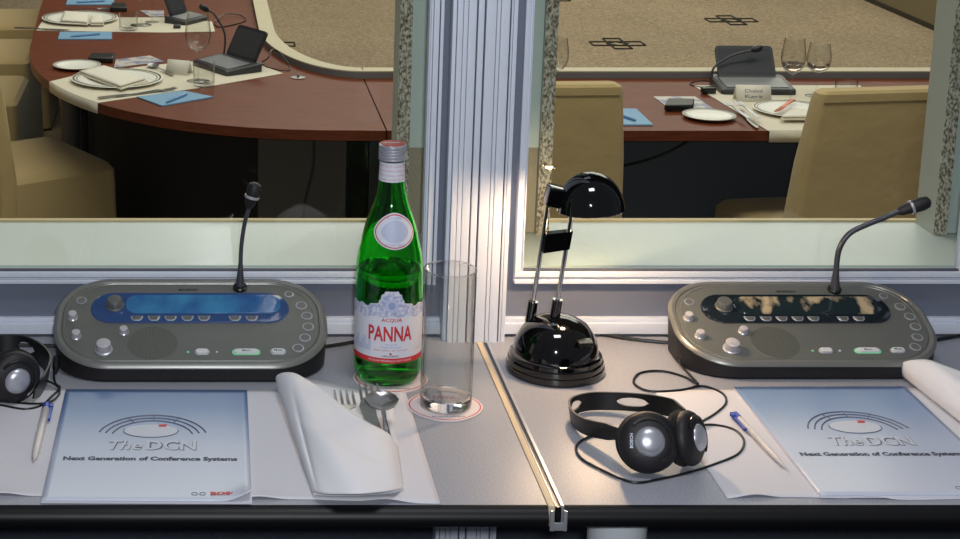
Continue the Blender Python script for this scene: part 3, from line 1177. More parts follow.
shell_in = [(max(.001, r - .0015), z - .0015) for r, z in hp_ if z > .0005]
hd = MB()
full = [(RH * .97, -.003)] + shell + []
hd.lathe(shell + [], 64, cap0=False)
inn = [(RH * .985, -.004)] + [(max(.002, (RH - .002) * math.cos(PI / 2 * k / 12)), (RH - .002) * 1.06 * math.sin(PI / 2 * k / 12)) for k in range(13)]
hd.lathe(inn, 64, cap0=False)
hd.xf(lambda v: hc + hq @ v)
hdo = hd.build('lamp_head', M_glossblack, lamp)
bulb = MB().lathe([(.006, .030), (.006, .018), (.010, .012), (.010, .006), (.006, .002), (.002, .0015)], 24)
bulb.xf(lambda v: hc + hq @ v)
bulb.build('bulb', mat('lit_bulb', (255, 226, 180), .5, emit=((255, 214, 160), 12)), hdo)


# ================================================================== HEADPHONES
def headphones(label, path, halfw, holes, cups, lift=None):
    """path: world points of the band centre line with z; cups: (centre, axis, radius)"""
    c0 = Vector(cups[0][0])
    t = thing('headphones', label, 'headphones', (c0.x, c0.y, DESK))
    pts = smooth_path(path, 10)
    n = len(pts)

    def hole(i):
        for h0, h1 in holes:
            u = i / (n - 1)
            if h0 < u < h1:
                k = (u - (h0 + h1) / 2) / ((h1 - h0) / 2)
                return halfw * .5 * math.sqrt(max(0, 1 - k * k))
        return 0
    mb = MB()
    for half in (1, -1):
        rings = []
        for i, p in enumerate(pts):
            tg_ = (pts[min(i + 1, n - 1)] - pts[max(i - 1, 0)])
            tg_.z = 0
            tg_.normalize()
            nn = Vector((tg_.y, -tg_.x, 0))
            e = min(1, .45 + 6 * min(i / (n - 1), 1 - i / (n - 1)))
            hw = halfw * e
            lo_ = hole(i) * e
            z0, z1 = half * lo_, half * hw
            th = .0012
            lean = .18
            rings.append([p + nn * (th - lean * z0) + Vector((0, 0, z0)), p + nn * (th - lean * z1) + Vector((0, 0, z1)), p + nn * (-th - lean * z1) + Vector((0, 0, z1)), p + nn * (-th - lean * z0) + Vector((0, 0, z0))])
        mb.loft(rings)
    mb.build('headband', M_black, t, world=True)
    for ci, (c, axv, r) in enumerate(cups):
        c = Vector(c)
        axv = Vector(axv).normalized()
        k = r / .034
        cup = MB().lathe([(r * .80, -.004 * k), (r * .98, -.002 * k), (r, .003 * k), (r * .93, .008 * k), (r * .72, .0125 * k), (r * .5, .0145 * k)], 48, c, axv).build('ear_cup', M_softblack, t, world=True)
        off = WORLD[t.name]
        MB().lathe([(r * .55, -.004 * k), (r * .8, -.017 * k), (r * .95, -.015 * k), (r * 1.02, -.009 * k), (r * .96, -.0035 * k), (r * .8, -.002 * k)], 48, c - off, axv).build('ear_cushion', mat('foam', (12, 12, 13), .9, bump=(900, .6, .001)), cup)
        MB().lathe([(r * .50, .0135 * k), (r * .48, .0155 * k), (r * .40, .0185 * k), (r * .25, .0205 * k), (r * .04, .0213 * k)], 40, c - off, axv).build('silver_disc', M_silver, cup)
        # yoke
        up = Vector((0, 0, 1)) - axv * axv.z
        up.normalize()
        sd = axv.cross(up)
        y_ = MB().tube([c - off + up * r * .75 * math.cos(a) + sd * r * .75 * math.sin(a) + axv * .0125 * k for a in [-2.6 + .26 * j for j in range(14)]], .0022 * k, 8)
        y_.build('yoke', M_black, cup)
    if len(cups) > 1:
        # brand text on the front cup
        c = Vector(cups[0][0]) - WORLD[t.name]
        axv = Vector(cups[0][1]).normalized()
        up = (Vector((0, 0, 1)) - axv * axv.z).normalized()
        sd = -axv.cross(up)
        text_mb('BOSCH', .0150, .0034, .04, 0, 0).xf(lambda v: c + axv * .0144 + (up * v.x - sd * v.y) + sd * (-.0188)).build('brand_text', M_inklight, t, flat=True)
    return t


hw_ = lambda x, y, z: onz(x, y, DESK + z)
pth = [hw_(628, 435, .030), hw_(604, 431, .021), hw_(584, 426, .015), hw_(572, 417, .0115), hw_(572, 407, .0115), hw_(588, 401.5, .012), (hw_(613, 401, .013)), hw_(645, 403, .017), hw_(668, 407, .023), hw_(684, 413, .031)]
headphones('black headphones with silver discs lying on the right desk before the lamp', pth, .0100, [(.42, .52), (.68, .79)],
           [(hw_(648, 442, .0335), (-.10, -.86, .42), .0315), (hw_(688, 438, .0325), (.76, -.52, .28), .0290)])
pth = [hw_(-30, 372, .02), hw_(-20, 352, .02), hw_(0, 346, .02), hw_(22, 346, .020), hw_(40, 354, .018), hw_(49, 366, .015), hw_(44, 382, .013), hw_(34, 394, .014)]
headphones('black headphones at the left edge beside the left console', pth, .0125, [(.40, .52)],
           [(hw_(14, 377, .031), (.42, -.90, -.02), .031)])
# right headphone cable
CBL = [(668, 464, .002), (640, 473), (608, 478), (580, 467), (577, 452), (592, 441, .0), (612, 432, .001)]
hc_ = tag(MB().tube(smooth_path([onz(q[0], q[1], DESK + .0018 + (q[2] if len(q) > 2 else 0)) for q in
     [(612, 437, .0), (592, 436), (577, 445), (580, 457), (600, 469), (632, 482), (660, 479), (690, 472), (715, 464), (738, 454), (744, 441), (735, 430), (716, 425), (702, 425, .003)]], 8), .0014, 8).build('headphone_cable', M_black, origin=tuple(onz(640, 480, DESK))),
    'thin black cable looping on the desk in front of the right headphones', 'cable')
hc2 = tag(MB().tube(smooth_path([onz(q[0], q[1], DESK + .0018 + (q[2] if len(q) > 2 else 0)) for q in
     [(703, 421, .0), (716, 413), (726, 403), (722, 393), (702, 386), (680, 390), (650, 391), (634, 383), (640, 373), (662, 371), (685, 377), (698, 384, .003), (690, 375, .003), (682, 366, .002), (679, 360, .006)]], 8), .0014, 8).build('headphone_cable', M_black, origin=tuple(onz(680, 380, DESK))),
    'thin black cable looping between the right headphones and right console', 'cable')
hc3 = tag(MB().tube(smooth_path([onz(q[0], q[1], DESK + .0018 + (q[2] if len(q) > 2 else 0)) for q in
     [(55, 368, .012), (54, 377, .004), (56, 384), (60, 388), (52, 396, .002), (42, 405), (25, 409), (0, 405), (-15, 404)]], 8), .0013, 8).build('headphone_cable', M_black, origin=tuple(onz(50, 390, DESK))),
    'thin black cable from the left console curling towards the left headphones', 'cable')
hc4 = tag(MB().tube(smooth_path([onz(q[0], q[1], DESK + .0018 + (q[2] if len(q) > 2 else 0)) for q in
     [(44, 379, .004), (58, 387, .003), (58, 396), (46, 403, .003), (20, 403), (-15, 400)]], 8), .0013, 8).build('headphone_cable', M_black, origin=tuple(onz(50, 399, DESK))),
    'thin black cable lying under the left headphones above the pen', 'cable')
jk = MB().tube([onz(57, 358, DESK + .020), onz(56, 368, DESK + .015), onz(55, 374, DESK + .008)], [.0045, .0042, .002], 12).build('jack_plug', M_black, origin=tuple(onz(56, 366, DESK)))
tag(jk, 'black jack plug in the lower left of the left console', 'plug')


# ================================================================== PENS
def pen(label, a, b, roll=1, z=.0055):
    A, B = onz(*a, DESK + z), onz(*b, DESK + z)    # A clip end, B tip
    t = thing('ballpoint_pen', label, 'pen', tuple(A), math.atan2((B - A).y, (B - A).x))
    L = (B - A).length
    MB().lathe([(.0035, .010), (.0045, .012), (.0046, L * .55), (.0043, L * .82), (.0025, L * .95), (.0012, L * .97), (.0006, L)], 20, (0, 0, 0), (1, 0, 0)).build('barrel', M_pentip, t)
    MB().lathe([(.0030, -.001), (.0047, .0005), (.0048, .012), (.0046, .0135)], 20, (0, 0, 0), (1, 0, 0)).build('cap_end', M_penblue, t)
    cl = MB().box((.0, roll * .0035, -.0015), (.042, roll * .0075, .0015), .0008)
    cl.box((.0, roll * .001, -.0022), (.008, roll * .0075, .0026), .0008)
    cl.build('clip', M_penblue, t)
    return t


pen('white pen with blue clip left of the left brochure', (47, 405), (34, 460), 1)
pr = pen('white pen with blue clip left of the right brochure', (735, 414), (785, 467), -1)
pr.scale = (1, .72, .72)

# ================================================================== HALL TABLES
def sup_pts(cx, cy, rx, ry, n, e=2.25):
    out = []
    for i in range(n + 1):
        a = PI / 2 * i / n
        out.append((cx - rx * math.cos(a) ** (2 / e), cy - ry * math.sin(a) ** (2 / e)))
    return out


def arc_pts(cx, cy, rx, ry, n, a0=PI, a1=1.5 * PI):
    return [(cx + rx * math.cos(a0 + (a1 - a0) * i / n), cy + ry * math.sin(a0 + (a1 - a0) * i / n)) for i in range(n + 1)]


SX = .494
outer_c = [(-.66, 8.6), (-.60, 6.3)] + sup_pts(.40, 5.7, .968, 1.312, 36)[1:] + [(SX, 4.384)]
DI = 5.040
INN = [(SX, DI)] + [p for p in reversed(arc_pts(SX, DI + .72, .292, .72, 24))][1:] + [(.19, 8.6)]
inner_c = INN


def table(name, label, poly, origin):
    t = thing(name, label, 'table', origin)
    MB().prism(poly, TAB - .001, TAB).build('tabletop', M_wood, t, world=True)
    MB().prism(poly, TAB - .028, TAB - .0011).build('edge_band', M_woodedge, t, world=True)
    return t


def wallstrip(path, th, z0, z1):
    """vertical strip of thickness th along a plan path"""
    rings = []
    n = len(path)
    for i, p in enumerate(path):
        a = Vector(path[max(0, i - 1)] + (0,))
        b = Vector(path[min(n - 1, i + 1)] + (0,))
        d = (b - a).normalized()
        nn = Vector((-d.y, d.x, 0))
        q0 = Vector((p[0], p[1], 0))
        q1 = q0 + nn * th
        rings.append([(q0.x, q0.y, z0), (q1.x, q1.y, z0), (q1.x, q1.y, z1), (q0.x, q0.y, z1)])
    return MB().loft(rings)


tc_ = table('conference_table', 'dark red wood conference table section with the rounded corner, at left', outer_c + inner_c, (-.2, 5, HALL))
tz = table('conference_table', 'straight dark red wood conference table section running to the right', [(SX + .004, 4.384), (5.1, 4.384), (5.1, DI), (SX + .004, DI)], (2.5, 4.8, HALL))
tr = table('conference_table', 'far right conference table leg with an olive front panel', [(4.36, 5.10), (5.1, 5.10), (5.1, 13), (4.36, 13)], (4.7, 9, HALL))
inp = INN
wallstrip(inp, -.002, TAB - .001, TAB + .020).build('grey_rim', M_greyrim, tc_, world=True)
wallstrip([(p[0], p[1]) for p in inp], -.052, TAB + .020, TAB + .0235).build('cream_rim', M_cream, tc_, world=True)
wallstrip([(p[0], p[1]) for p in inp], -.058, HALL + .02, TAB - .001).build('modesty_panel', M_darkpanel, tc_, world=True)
inp2 = [(4.36, DI), (SX, DI)]
wallstrip(inp2, -.002, TAB - .001, TAB + .020).build('grey_rim', M_greyrim, tz, world=True)
wallstrip(inp2, -.052, TAB + .020, TAB + .0235).build('cream_rim', M_cream, tz, world=True)
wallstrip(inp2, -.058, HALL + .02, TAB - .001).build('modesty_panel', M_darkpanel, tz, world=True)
MB().box((4.30, 5.14, HALL + .03), (4.355, 13, TAB - .03)).build('front_panel', M_olive, tr, world=True)
MB().box((4.295, 5.14, HALL), (4.35, 13, HALL + .03)).build('plinth', M_black, tr, world=True)
outp = [(-.42, 8.6), (-.40, 6.0), (-.385, 5.7), (-.33, 5.45), (-.2, 5.20), (-.02, 4.99), (.2, 4.88), (SX, 4.83)]
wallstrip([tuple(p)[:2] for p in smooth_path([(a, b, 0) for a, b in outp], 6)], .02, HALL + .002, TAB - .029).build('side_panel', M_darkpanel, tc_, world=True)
MB().lathe([(.034, HALL + .002), (.034, TAB - .029)], 24, (-.44, 5.62, 0)).build('leg', mat('dull_steel', (104, 98, 96), .4, metal=.4), tc_, world=True)
wallstrip([(SX + .004, 4.83), (4.3, 4.83)], .02, HALL + .002, TAB - .029).build('side_panel', mat('slate_panel', (84, 90, 104), .8), tz, world=True)
wallstrip([(.175, 4.875), (.43, 4.815)], -.012, HALL + .002, TAB - .029).build('grey_panel', mat('taupe_panel', (92, 86, 82), .8), tc_, world=True)['label'] = 'lighter grey panel below the tabletop'


# cable hanging below the table
tag(MB().tube(smooth_path([ony(600, 170, 4.78), ony(622, 166, 4.78), ony(650, 159, 4.72), ony(672, 150, 4.70), ony(688, 141, 4.68)], 8), .004, 8).build('floor_cable', M_black, origin=(1.2, 4.72, .2)),
    'dark cable hanging below the straight conference table', 'cable')
tag(MB().tube(smooth_path([(.318, 4.7, TAB - .03), (.325, 4.7, .25), (.30, 4.72, .1), (.32, 4.74, -.05), (.30, 4.74, -.25)], 8), .004, 8).build('floor_cable', M_device, origin=(.32, 4.7, HALL)),
    'dark thin cable hanging below the rounded conference table', 'cable')


# carpet motifs: interlaced medallions inlaid in the carpet
def motif(i, c, label):
    mb = MB()

    def loop(pts, r=.006):
        mb.tube([(x, y, HALL + .002) for x, y in pts + [pts[0], pts[1]]], r, 5, False)
    cx, cy = c
    for a in (0, 1):
        k = .13
        s1 = [(cx + sx * k * (1.12 if a == 0 else .36), cy + sy * k * (.42 if a == 0 else 1.15)) for sx, sy in ((-1, -1), (1, -1), (1, 1), (-1, 1))]
        pts = []
        for p, q2 in zip(s1, s1[1:] + s1[:1]):
            pts += [p, ((p[0] + q2[0]) / 2, (p[1] + q2[1]) / 2)]
        loop(pts)
    loop([(cx + .06 * math.cos(2 * PI * j / 4), cy + .06 * math.sin(2 * PI * j / 4)) for j in range(4)], .005)
    o = mb.build('carpet_motif', mat('motif_black', (44, 40, 34), .95), hallfloor, flat=True)
    return o


motif(0, (2.345, 9.38), '')
motif(1, (3.21, 10.12), '')
motif(2, (.385, 9.36), '')
motif(3, (1.4, 10.2), '')
motif(4, (2.34, 10.97), '')


# ================================================================== CHAIRS
def make_chair(label):
    t = thing('covered_chair', label, 'chair', (0, 0, HALL), 0, None)
    # local: seat faces +y, origin at centre base; skirt to the floor
    w = .235

    def ring(hx, y0, y1, z, r=.03, n=5, cr=0):
        pts = rrect(hx, (y1 - y0) / 2, r, n, 0, (y0 + y1) / 2)
        return [Vector((x, y, z)) for x, y in pts]
    s_ = MB()
    s_.loft([ring(w + .012, -.24, .24, .012), ring(w + .004, -.235, .235, .2), ring(w, -.23, .23, .40), ring(w - .004, -.228, .228, .455), ring(w - .02, -.215, .215, .472), ring(w - .06, -.18, .18, .480), ring(w - .12, -.1, .1, .484)])
    s_.build('seat', M_chair, t)
    b = MB()
    b.loft([ring(w + .014, -.262, -.19, .012, .02), ring(w + .006, -.265, -.185, .47, .02), ring(w - .006, -.285, -.215, .70, .02), ring(w - .022, -.305, -.245, .872, .02), ring(w - .028, -.305, -.248, .892, .02), ring(w - .04, -.298, -.256, .899, .015)])
    b.build('backrest', M_chair, t)
    ln = MB().tube([Vector((x, -.308 + .002, .872)) for x in (-.2, -.1, 0, .1, .2)], .0015, 6)
    ln.build('seam', mat('seam_tan', (140, 122, 86), .9), t)
    return t


ch = make_chair('tan fabric-covered chair with its back to the right booth window, rightmost')
ch.location = (1.722, 4.47, HALL)
ch.rotation_euler = (0, 0, math.radians(7))
spots = [(.862, 4.53, 2, 'tan fabric-covered chair seen directly right of the mullion behind the lamp'),
         (-.530, 5.126, -58, 'tan fabric-covered chair at the rounded table corner, nearest of the left chairs'),
         (-.88, 6.12, -90, 'tan fabric-covered chair second from the front along the left table side'),
         (-.91, 6.86, -90, 'tan fabric-covered chair third from the front along the left table side'),
         (-.905, 7.60, -90, 'tan fabric-covered chair farthest back along the left table side')]
for x, y, r, lb in spots:
    c = copy_tree(ch)
    c.location = (x, y, HALL)
    c.rotation_euler = (0, 0, math.radians(r))
    c['label'] = lb
    if r == -58:
        c.scale = (.96, .82, 1)


# ================================================================== HALL TABLEWARE
def T(x, y, h=0):
    return onz(x, y, TAB + h)


def hall_mat(label, pix, drop=None, hang=.030):
    q = [T(*p) if not isinstance(p, Vector) else p for p in pix]
    c = sum(q, Vector()) / len(q)
    t = thing('linen_runner', label, 'place mat', (c.x, c.y, TAB))
    MB().prism([(p.x, p.y) for p in q], TAB + .0006, TAB + .0022).build('cloth', M_hallcloth, t, world=True)
    if drop:
        pts = [Vector((p[0], p[1], 0)) for p in drop]
        rings = []
        for p in pts:
            rings.append([(p.x, p.y, TAB + .0022), (p.x, p.y, TAB - hang)])
        solidify(MB().loft(rings, False, False, False).build('overhang', M_hallcloth, t, world=True), .002)
    return t


def outer_at(x):
    """front edge y of the rounded corner at x"""
    v = (x - .40) / .968
    return 5.7 - 1.312 * max(0, 1 - abs(v) ** 2.25) ** (1 / 2.25)


dropL = [(x, outer_at(x) - .003) for x in [-.452 + .0268 * k for k in range(7)]]
hall_mat('white linen mat hanging over the rounded table edge under the big plate', [Vector((a, b - .001, TAB)) for a, b in dropL] + [(215, 86), (283, 74), (262, 66), (215, 60), (150, 66), (75, 76)], dropL)
hall_mat('white linen mat at the farther setting on the left table', [(36, 31), (165, 33), (215, 32), (212, 22), (165, 18), (110, 18), (45, 18)])
q1, q2 = T(770, 131.5), T(900, 131.5)
hall_mat('white linen mat on the straight table, hanging over its edge by the chair', [(768, 131.3), (905, 131.3), (860, 86), (693, 86)], [(q1.x + (q2.x - q1.x) * k / 5, 4.378) for k in range(6)])


def make_plate(label, r, loc, group=None):
    t = thing('plate', label, 'plate', loc, 0, group)
    MB().lathe([(r * .5, .0005), (r * .62, .001), (r * .97, .0085), (r, .0105), (r * .985, .0115), (r * .68, .0058), (r * .6, .0035), (.004, .0032)], 64).build('dish', M_china, t)
    MB().lathe([(r * .965, .0117), (r * .925, .0111)], 64, cap0=False, cap1=False).build('rim_line', M_rim, t)
    MB().lathe([(r * .885, .0103), (r * .865, .0100)], 64, cap0=False, cap1=False).build('rim_line', M_rim, t)
    return t


def plate_px(label, x, y, wpx, z=.0024):
    p = T(x, y, z)
    s_ = F / ((p - CAM).dot(fwd))
    make_plate(label, wpx / 2 / s_, (p.x, p.y, TAB + z))


plate_px('large rimmed white plate under a folded napkin at the rounded table corner', 117, 81, 92)
plate_px('small white side plate beside the black box on the left table', 77, 67.5, 48, .0006)
plate_px('rimmed white plate at the farther left setting', 80, 20, 76)
plate_px('small white side plate with cutlery on the straight right table', 709, 118, 52, .0006)
plate_px('rimmed white plate partly behind the rightmost tan chair', 792, 112, 76)


def hall_napkin(label, pix, h):
    q = [T(x, y, h) for x, y in pix]
    c = sum(q, Vector()) / 4
    t = thing('table_napkin', label, 'napkin', (c.x, c.y, TAB))
    for k, (i0, nm) in enumerate(((0, 'lower_fold'), (1, 'upper_fold'))):
        def fn(u, v):
            p = (q[0] * (1 - u) + q[1] * u) * (1 - v) + (q[3] * (1 - u) + q[2] * u) * v
            if k:
                p = c + (p - c) * .93
            p.z = TAB + h - .012 + .007 * k + .005 * math.sin(PI * u) * math.sin(PI * v)
            return p
        solidify(MB().grid(fn, 10, 10).build(nm, M_hallcloth if not k else mat('hall_napkin', (226, 218, 204), .85), t, world=True), .004, 1)
    return t


hall_napkin('white folded napkin lying on the large plate at the rounded corner', [(77, 70), (121, 86), (148, 78), (103, 64)], .022)
hall_napkin('white folded napkin lying on the farther left plate', [(60, 20), (88, 22), (89, 12), (64, 10)], .022)
hall_napkin('small white folded napkin right of the farther left plate centre', [(90, 22), (104, 22), (103, 15), (91, 14)], .020)
hall_napkin('white folded napkin on the plate behind the rightmost tan chair', [(780, 116), (830, 116), (830, 108), (790, 108)], .022)


def lathe_glass(name, label, cat, prof_o, loc, group=None, liquid=None):
    t = thing(name, label, cat, loc, 0, group)
    MB().lathe(prof_o, 40).build('bowl', M_thin, t, angle=60)
    if liquid:
        MB().lathe(liquid, 32).build('contents', mat('pale_reflection', (206, 180, 160), .02, trans=1, ior=1.33), t)
    return t


def wineglass(label, base, top, wpx, contents=False):
    p = T(*base, .0026)
    s_ = F / ((p - CAM).dot(fwd))
    # height from the pixel of the rim at the same depth
    H = ony(top[0], top[1], p.y)[2] - p.z
    r = wpx / 2 / s_
    t = thing('wine_glass', label, 'glass', (p.x, p.y, p.z))
    zb_ = H * .44
    MB().lathe([(r * .9, 0), (r * .88, .001), (.006, .003), (.0032, .010), (.003, zb_ * .9), (.005, zb_)], 40).build('stem', M_thin, t, angle=60)
    HB = H - zb_
    out = [(.004, zb_), (r * .55, zb_ + HB * .06), (r * .85, zb_ + HB * .2), (r, zb_ + HB * .42), (r * .97, zb_ + HB * .6), (r * .80, H)]
    inn_ = [(r * .80 - .0012, H - .0003), (r * .97 - .0014, zb_ + HB * .6), (r - .0014, zb_ + HB * .42), (r * .85 - .0014, zb_ + HB * .21), (r * .5, zb_ + HB * .09), (.002, zb_ + HB * .05)]
    MB().lathe(out + inn_, 40).build('bowl', M_thin, t, angle=60)
    if contents:
        MB().lathe([(.002, zb_ + HB * .06), (r * .48, zb_ + HB * .1), (r * .82 - .0012, zb_ + HB * .22), (r * .9 - .0012, zb_ + HB * .3), (.001, zb_ + HB * .3)], 32).build('contents', mat('pale_drink', (214, 190, 176), .0, trans=1, ior=1.33), t)
    return t


wineglass('wine glass right of the big plate at the rounded corner', (198, 81), (197, 13), 26)
wineglass('wine glass at the farther left setting, cut by the top of the view', (141, 25), (138, -32), 24)
wineglass('slim glass just right of the farther left wine glass', (152, 22), (152, -34), 16)
wineglass('left one of two wine glasses beside the right table unit', (790, 102), (793, 38), 24, True)
wineglass('right one of two wine glasses, just behind the rightmost chair', (816, 96), (820, 43), 24, True)
wineglass('wine glass showing beside the chipboard jamb above the middle chair', (556, 96), (557, 38), 22)


def tumbler(label, base, topy, wpx):
    p = T(*base, .0026)
    s_ = F / ((p - CAM).dot(fwd))
    H = ony(base[0], topy, p.y)[2] - p.z
    r = wpx / 2 / s_
    o = MB().lathe([(r * .8, 0), (r * .93, .002), (r * .97, .01), (r, H), (r - .0014, H), (r * .97 - .0016, .012), (r * .7, .009), (.003, .0085)], 40).build('tumbler', M_thin, angle=60)
    o.location = p
    return tag(o, label, 'glass')


tumbler('low tumbler below the wine glass at the rounded corner', (204, 86), 62, 22)
tumbler('low tumbler beside the farther left plate', (128.5, 30), 12, 19)
tumbler('low tumbler whose rim shows over the rightmost tan chair', (845, 102), 80, 22)


def slab(name, label, cat, pix, h, m, bev=0, z=.0005):
    q = [T(x, y, 0) for x, y in pix]
    c = sum(q, Vector()) / len(q)
    o = MB().prism([(p.x, p.y) for p in q], TAB + z, TAB + z + h).build(name, m, origin=(c.x, c.y, TAB))
    if bev:
        md = o.modifiers.new('Bevel', 'BEVEL')
        md.width = bev
        md.segments = 2
    return tag(o, label, cat)


slab('blue_notepad', 'blue notepad in front of the big plate at the rounded corner', 'notepad', [(137, 98), (162, 107), (213, 98), (184, 92)], .004, M_blue)
slab('blue_notepad', 'blue notepad in front of the farther left setting', 'notepad', [(58, 40), (112, 40), (112, 33), (60, 33)], .004, M_blue)
slab('blue_notepad', 'blue notepad at the very top left of the long table side', 'notepad', [(66, 5.5), (114, 5.5), (114, -1), (68, -1)], .004, M_blue)
slab('blue_notepad', 'blue notepad beside the middle chair on the straight table', 'notepad', [(600, 126), (653, 126), (636, 110), (590, 110)], .004, M_blue)
slab('black_box', 'small black box near the side plate on the left table', 'box', [(88, 63), (113, 63.5), (115, 58), (92, 57.5)], .017, M_black, .003)
slab('black_box', 'small black box on the leaflet on the straight right table', 'box', [(664, 112), (693, 112), (694, 105.5), (668, 105)], .017, M_black, .003, .0035)
slab('black_box', 'black box behind the tumbler at the farther left setting', 'box', [(110, 12), (127, 12), (126, 7), (112, 7)], .017, M_black, .003)
M_leaf = mat('printed_leaflet', (196, 186, 178), .45, noise=(22, (128, 132, 160), .48, .56, (1, 1, 1)))
slab('leaflet', 'printed leaflet between the black box and big plate on the left table', 'leaflet', [(114, 68), (164, 62), (150, 56), (116, 60)], .0015, M_leaf)
slab('leaflet', 'printed leaflet beside the farther left wine glass', 'leaflet', [(150, 17), (164, 17), (164, 11), (140, 11)], .0015, M_leaf)
slab('leaflet', 'printed leaflet under the black box on the straight right table', 'leaflet', [(672, 111), (716, 111), (695, 97), (653, 97)], .0015, M_leaf)


def hall_pen(label, a, b, m=M_penlight):
    A, B = T(*a, .009), T(*b, .009)
    o = MB().tube([A, A.lerp(B, .1), A.lerp(B, .9), B], [.003, .0045, .0045, .0015], 10).build('hall_pen', m, origin=tuple(A))
    return tag(o, label, 'pen')


hall_pen('blue pen on the notepad in front of the big plate', (187, 93.5), (166, 102))
hall_pen('blue pen on the notepad of the farther left setting', (100, 33.5), (70, 36))
hall_pen('blue pen on the notepad at the very top left', (105, .5), (76, 2))
hall_pen('blue pen on the notepad beside the middle chair', (620, 114.5), (636, 120))


def place_card(label, c, w, h, rz, txt=None):
    p = T(*c)
    t = thing('place_card', label, 'card', (p.x, p.y, TAB), rz)
    for sgn, nm in ((-1, 'front_leaf'), (1, 'back_leaf')):
        lf = solidify(MB().grid(lambda u, v: (w * (u - .5), sgn * .022 * (1 - v), .002 + h * v), 2, 2).build(nm, mat('card_white', (214, 206, 192), .7), t), .0006)
        if sgn < 0 and txt:
            k = math.atan2(.022, h)
            for i, tt in enumerate(txt):
                text_mb(tt, w * .5, h * .22, 0, 0, .0012).xf(lambda v: (v.x, -.011 + (v.y - (i - .5) * h * .36) * math.sin(k) - .0015, .002 + h / 2 + (v.y - (i - .5) * h * .36) * math.cos(k))).build('card_text', M_inkgrey, lf, flat=True)
    return t


place_card('white tent place card before the left table unit', (179, 74), .075, .042, math.radians(-24))
place_card('white tent place card before the right table unit', (752, 101), .098, .045, math.radians(-4), ['Chahid', 'Kara'])
# small cutlery on the hall tables
lay(fork(None, .19), 'fork', T(757, 131), T(724, 109), TAB + .018, 'left of two steel forks across the right side plate', 'fork', m=M_silver)
lay(fork(None, .19), 'fork', T(768, 132), T(736, 109), TAB + .018, 'right of two steel forks beside the right side plate', 'fork', m=M_silver)
lay(knife(.2), 'knife', T(745, 118), T(757, 130), TAB + .004, 'steel knife right of the forks on the straight table', 'knife')
lay(knife(.22), 'knife', T(100, 100), T(166, 92), TAB + .004, 'steel knife before the big plate', 'knife')
lay(fork(None, .2), 'fork', T(112, 99), T(176, 90.5), TAB + .004, 'steel fork lying beside the knife before the big plate', 'fork')
lay(spoon(.17), 'spoon', T(181, 81), T(150, 67), TAB + .004, 'steel spoon behind the big plate, before the place card', 'spoon')
lay(knife(.2), 'knife', T(42, 30.5), T(70, 31.5), TAB + .004, 'steel knife before the farther left plate', 'knife')
lay(spoon(.17), 'spoon', T(64, 10), T(110, 12), TAB + .004, 'steel spoon behind the farther left plate', 'spoon')
lay(knife(.17), 'knife', T(800, 103), T(774, 119), TAB + .019, 'butter knife with a copper tint resting on the plate by the rightmost chair', 'knife', 0, None, mat('copper_reflect', (190, 96, 60), .3, metal=.8))


# ================================================================== DELEGATE UNITS
def unit(label, c, rz, w=.20, d=.13, mic=None, scrw=.17, lean=20, scr_rz=0):
    p = T(*c)
    t = thing('delegate_unit', label, 'conference unit', (p.x, p.y, TAB), rz)

    def ring(hx, hy, z, sl_=0):
        return [Vector((x, y, z + (y + d / 2) * sl_)) for x, y in rrect(hx, hy, .012, 4)]
    MB().loft([ring(w / 2, d / 2, .001), ring(w / 2, d / 2, .014, .10), ring(w / 2 - .004, d / 2 - .004, .018, .10)]).build('base', M_device, t)
    MB().prism(rrect(w * .42, d * .30, .006, 4, 0, -d * .08), .0, .0012).xf(lambda v: (v.x, v.y, v.z + .0185 + (v.y + d / 2) * .10)).build('key_area', mat('unit_keys', (118, 118, 120), .4), t)
    # screen lid leaning back
    a = math.radians(lean)
    H = .105

    def tr_(v):
        return (v.x, d / 2 - .018 + v.z * math.sin(a) + v.y * math.cos(a), .026 + v.z * math.cos(a) - v.y * math.sin(a))
    lid = MB().loft([[Vector((x, -.004, z)) for x, z in rrect(scrw / 2, H / 2, .012, 4, 0, H / 2)], [Vector((x, .004, z)) for x, z in rrect(scrw / 2, H / 2, .012, 4, 0, H / 2)]]).xf(tr_).build('screen', M_device, t)
    MB().loft([[Vector((x, -.0048, z)) for x, z in rrect(scrw / 2 - .008, H / 2 - .010, .004, 3, 0, H / 2)], [Vector((x, -.0041, z)) for x, z in rrect(scrw / 2 - .008, H / 2 - .010, .004, 3, 0, H / 2)]]).xf(tr_).build('screen_face', M_screen, lid)
    if mic:
        q = [Vector(v) for v in mic]
        st = MB().tube(smooth_path(q, 8), .0032, 8).build('microphone_stalk', M_device, t)
        dd = (q[-1] - q[-2]).normalized()
        MB().lathe([(.004, -.004), (.009, .004), (.0105, .016), (.009, .026), (.004, .030)], 16, q[-1], dd).build('microphone_head', M_black, st)
    return t


unit('dark table unit with tilted screen near the rounded corner wine glass', (227, 69), math.radians(-58), .205, .135, [(-.095, .05, .02), (-.10, .055, .09), (-.12, .03, .15), (-.13, .01, .165)], .16, 28)
unit('dark table unit with raised screen and bent microphone on the straight table', (752, 90), math.radians(-2), .215, .15, [(-.105, .05, .02), (-.10, .055, .055), (-.05, .06, .090), (.01, .06, .108)], .17, 40)
unit('dark table unit behind the wine glasses at the top left', (186, 22), math.radians(55), .14, .10, None, .10, 24)

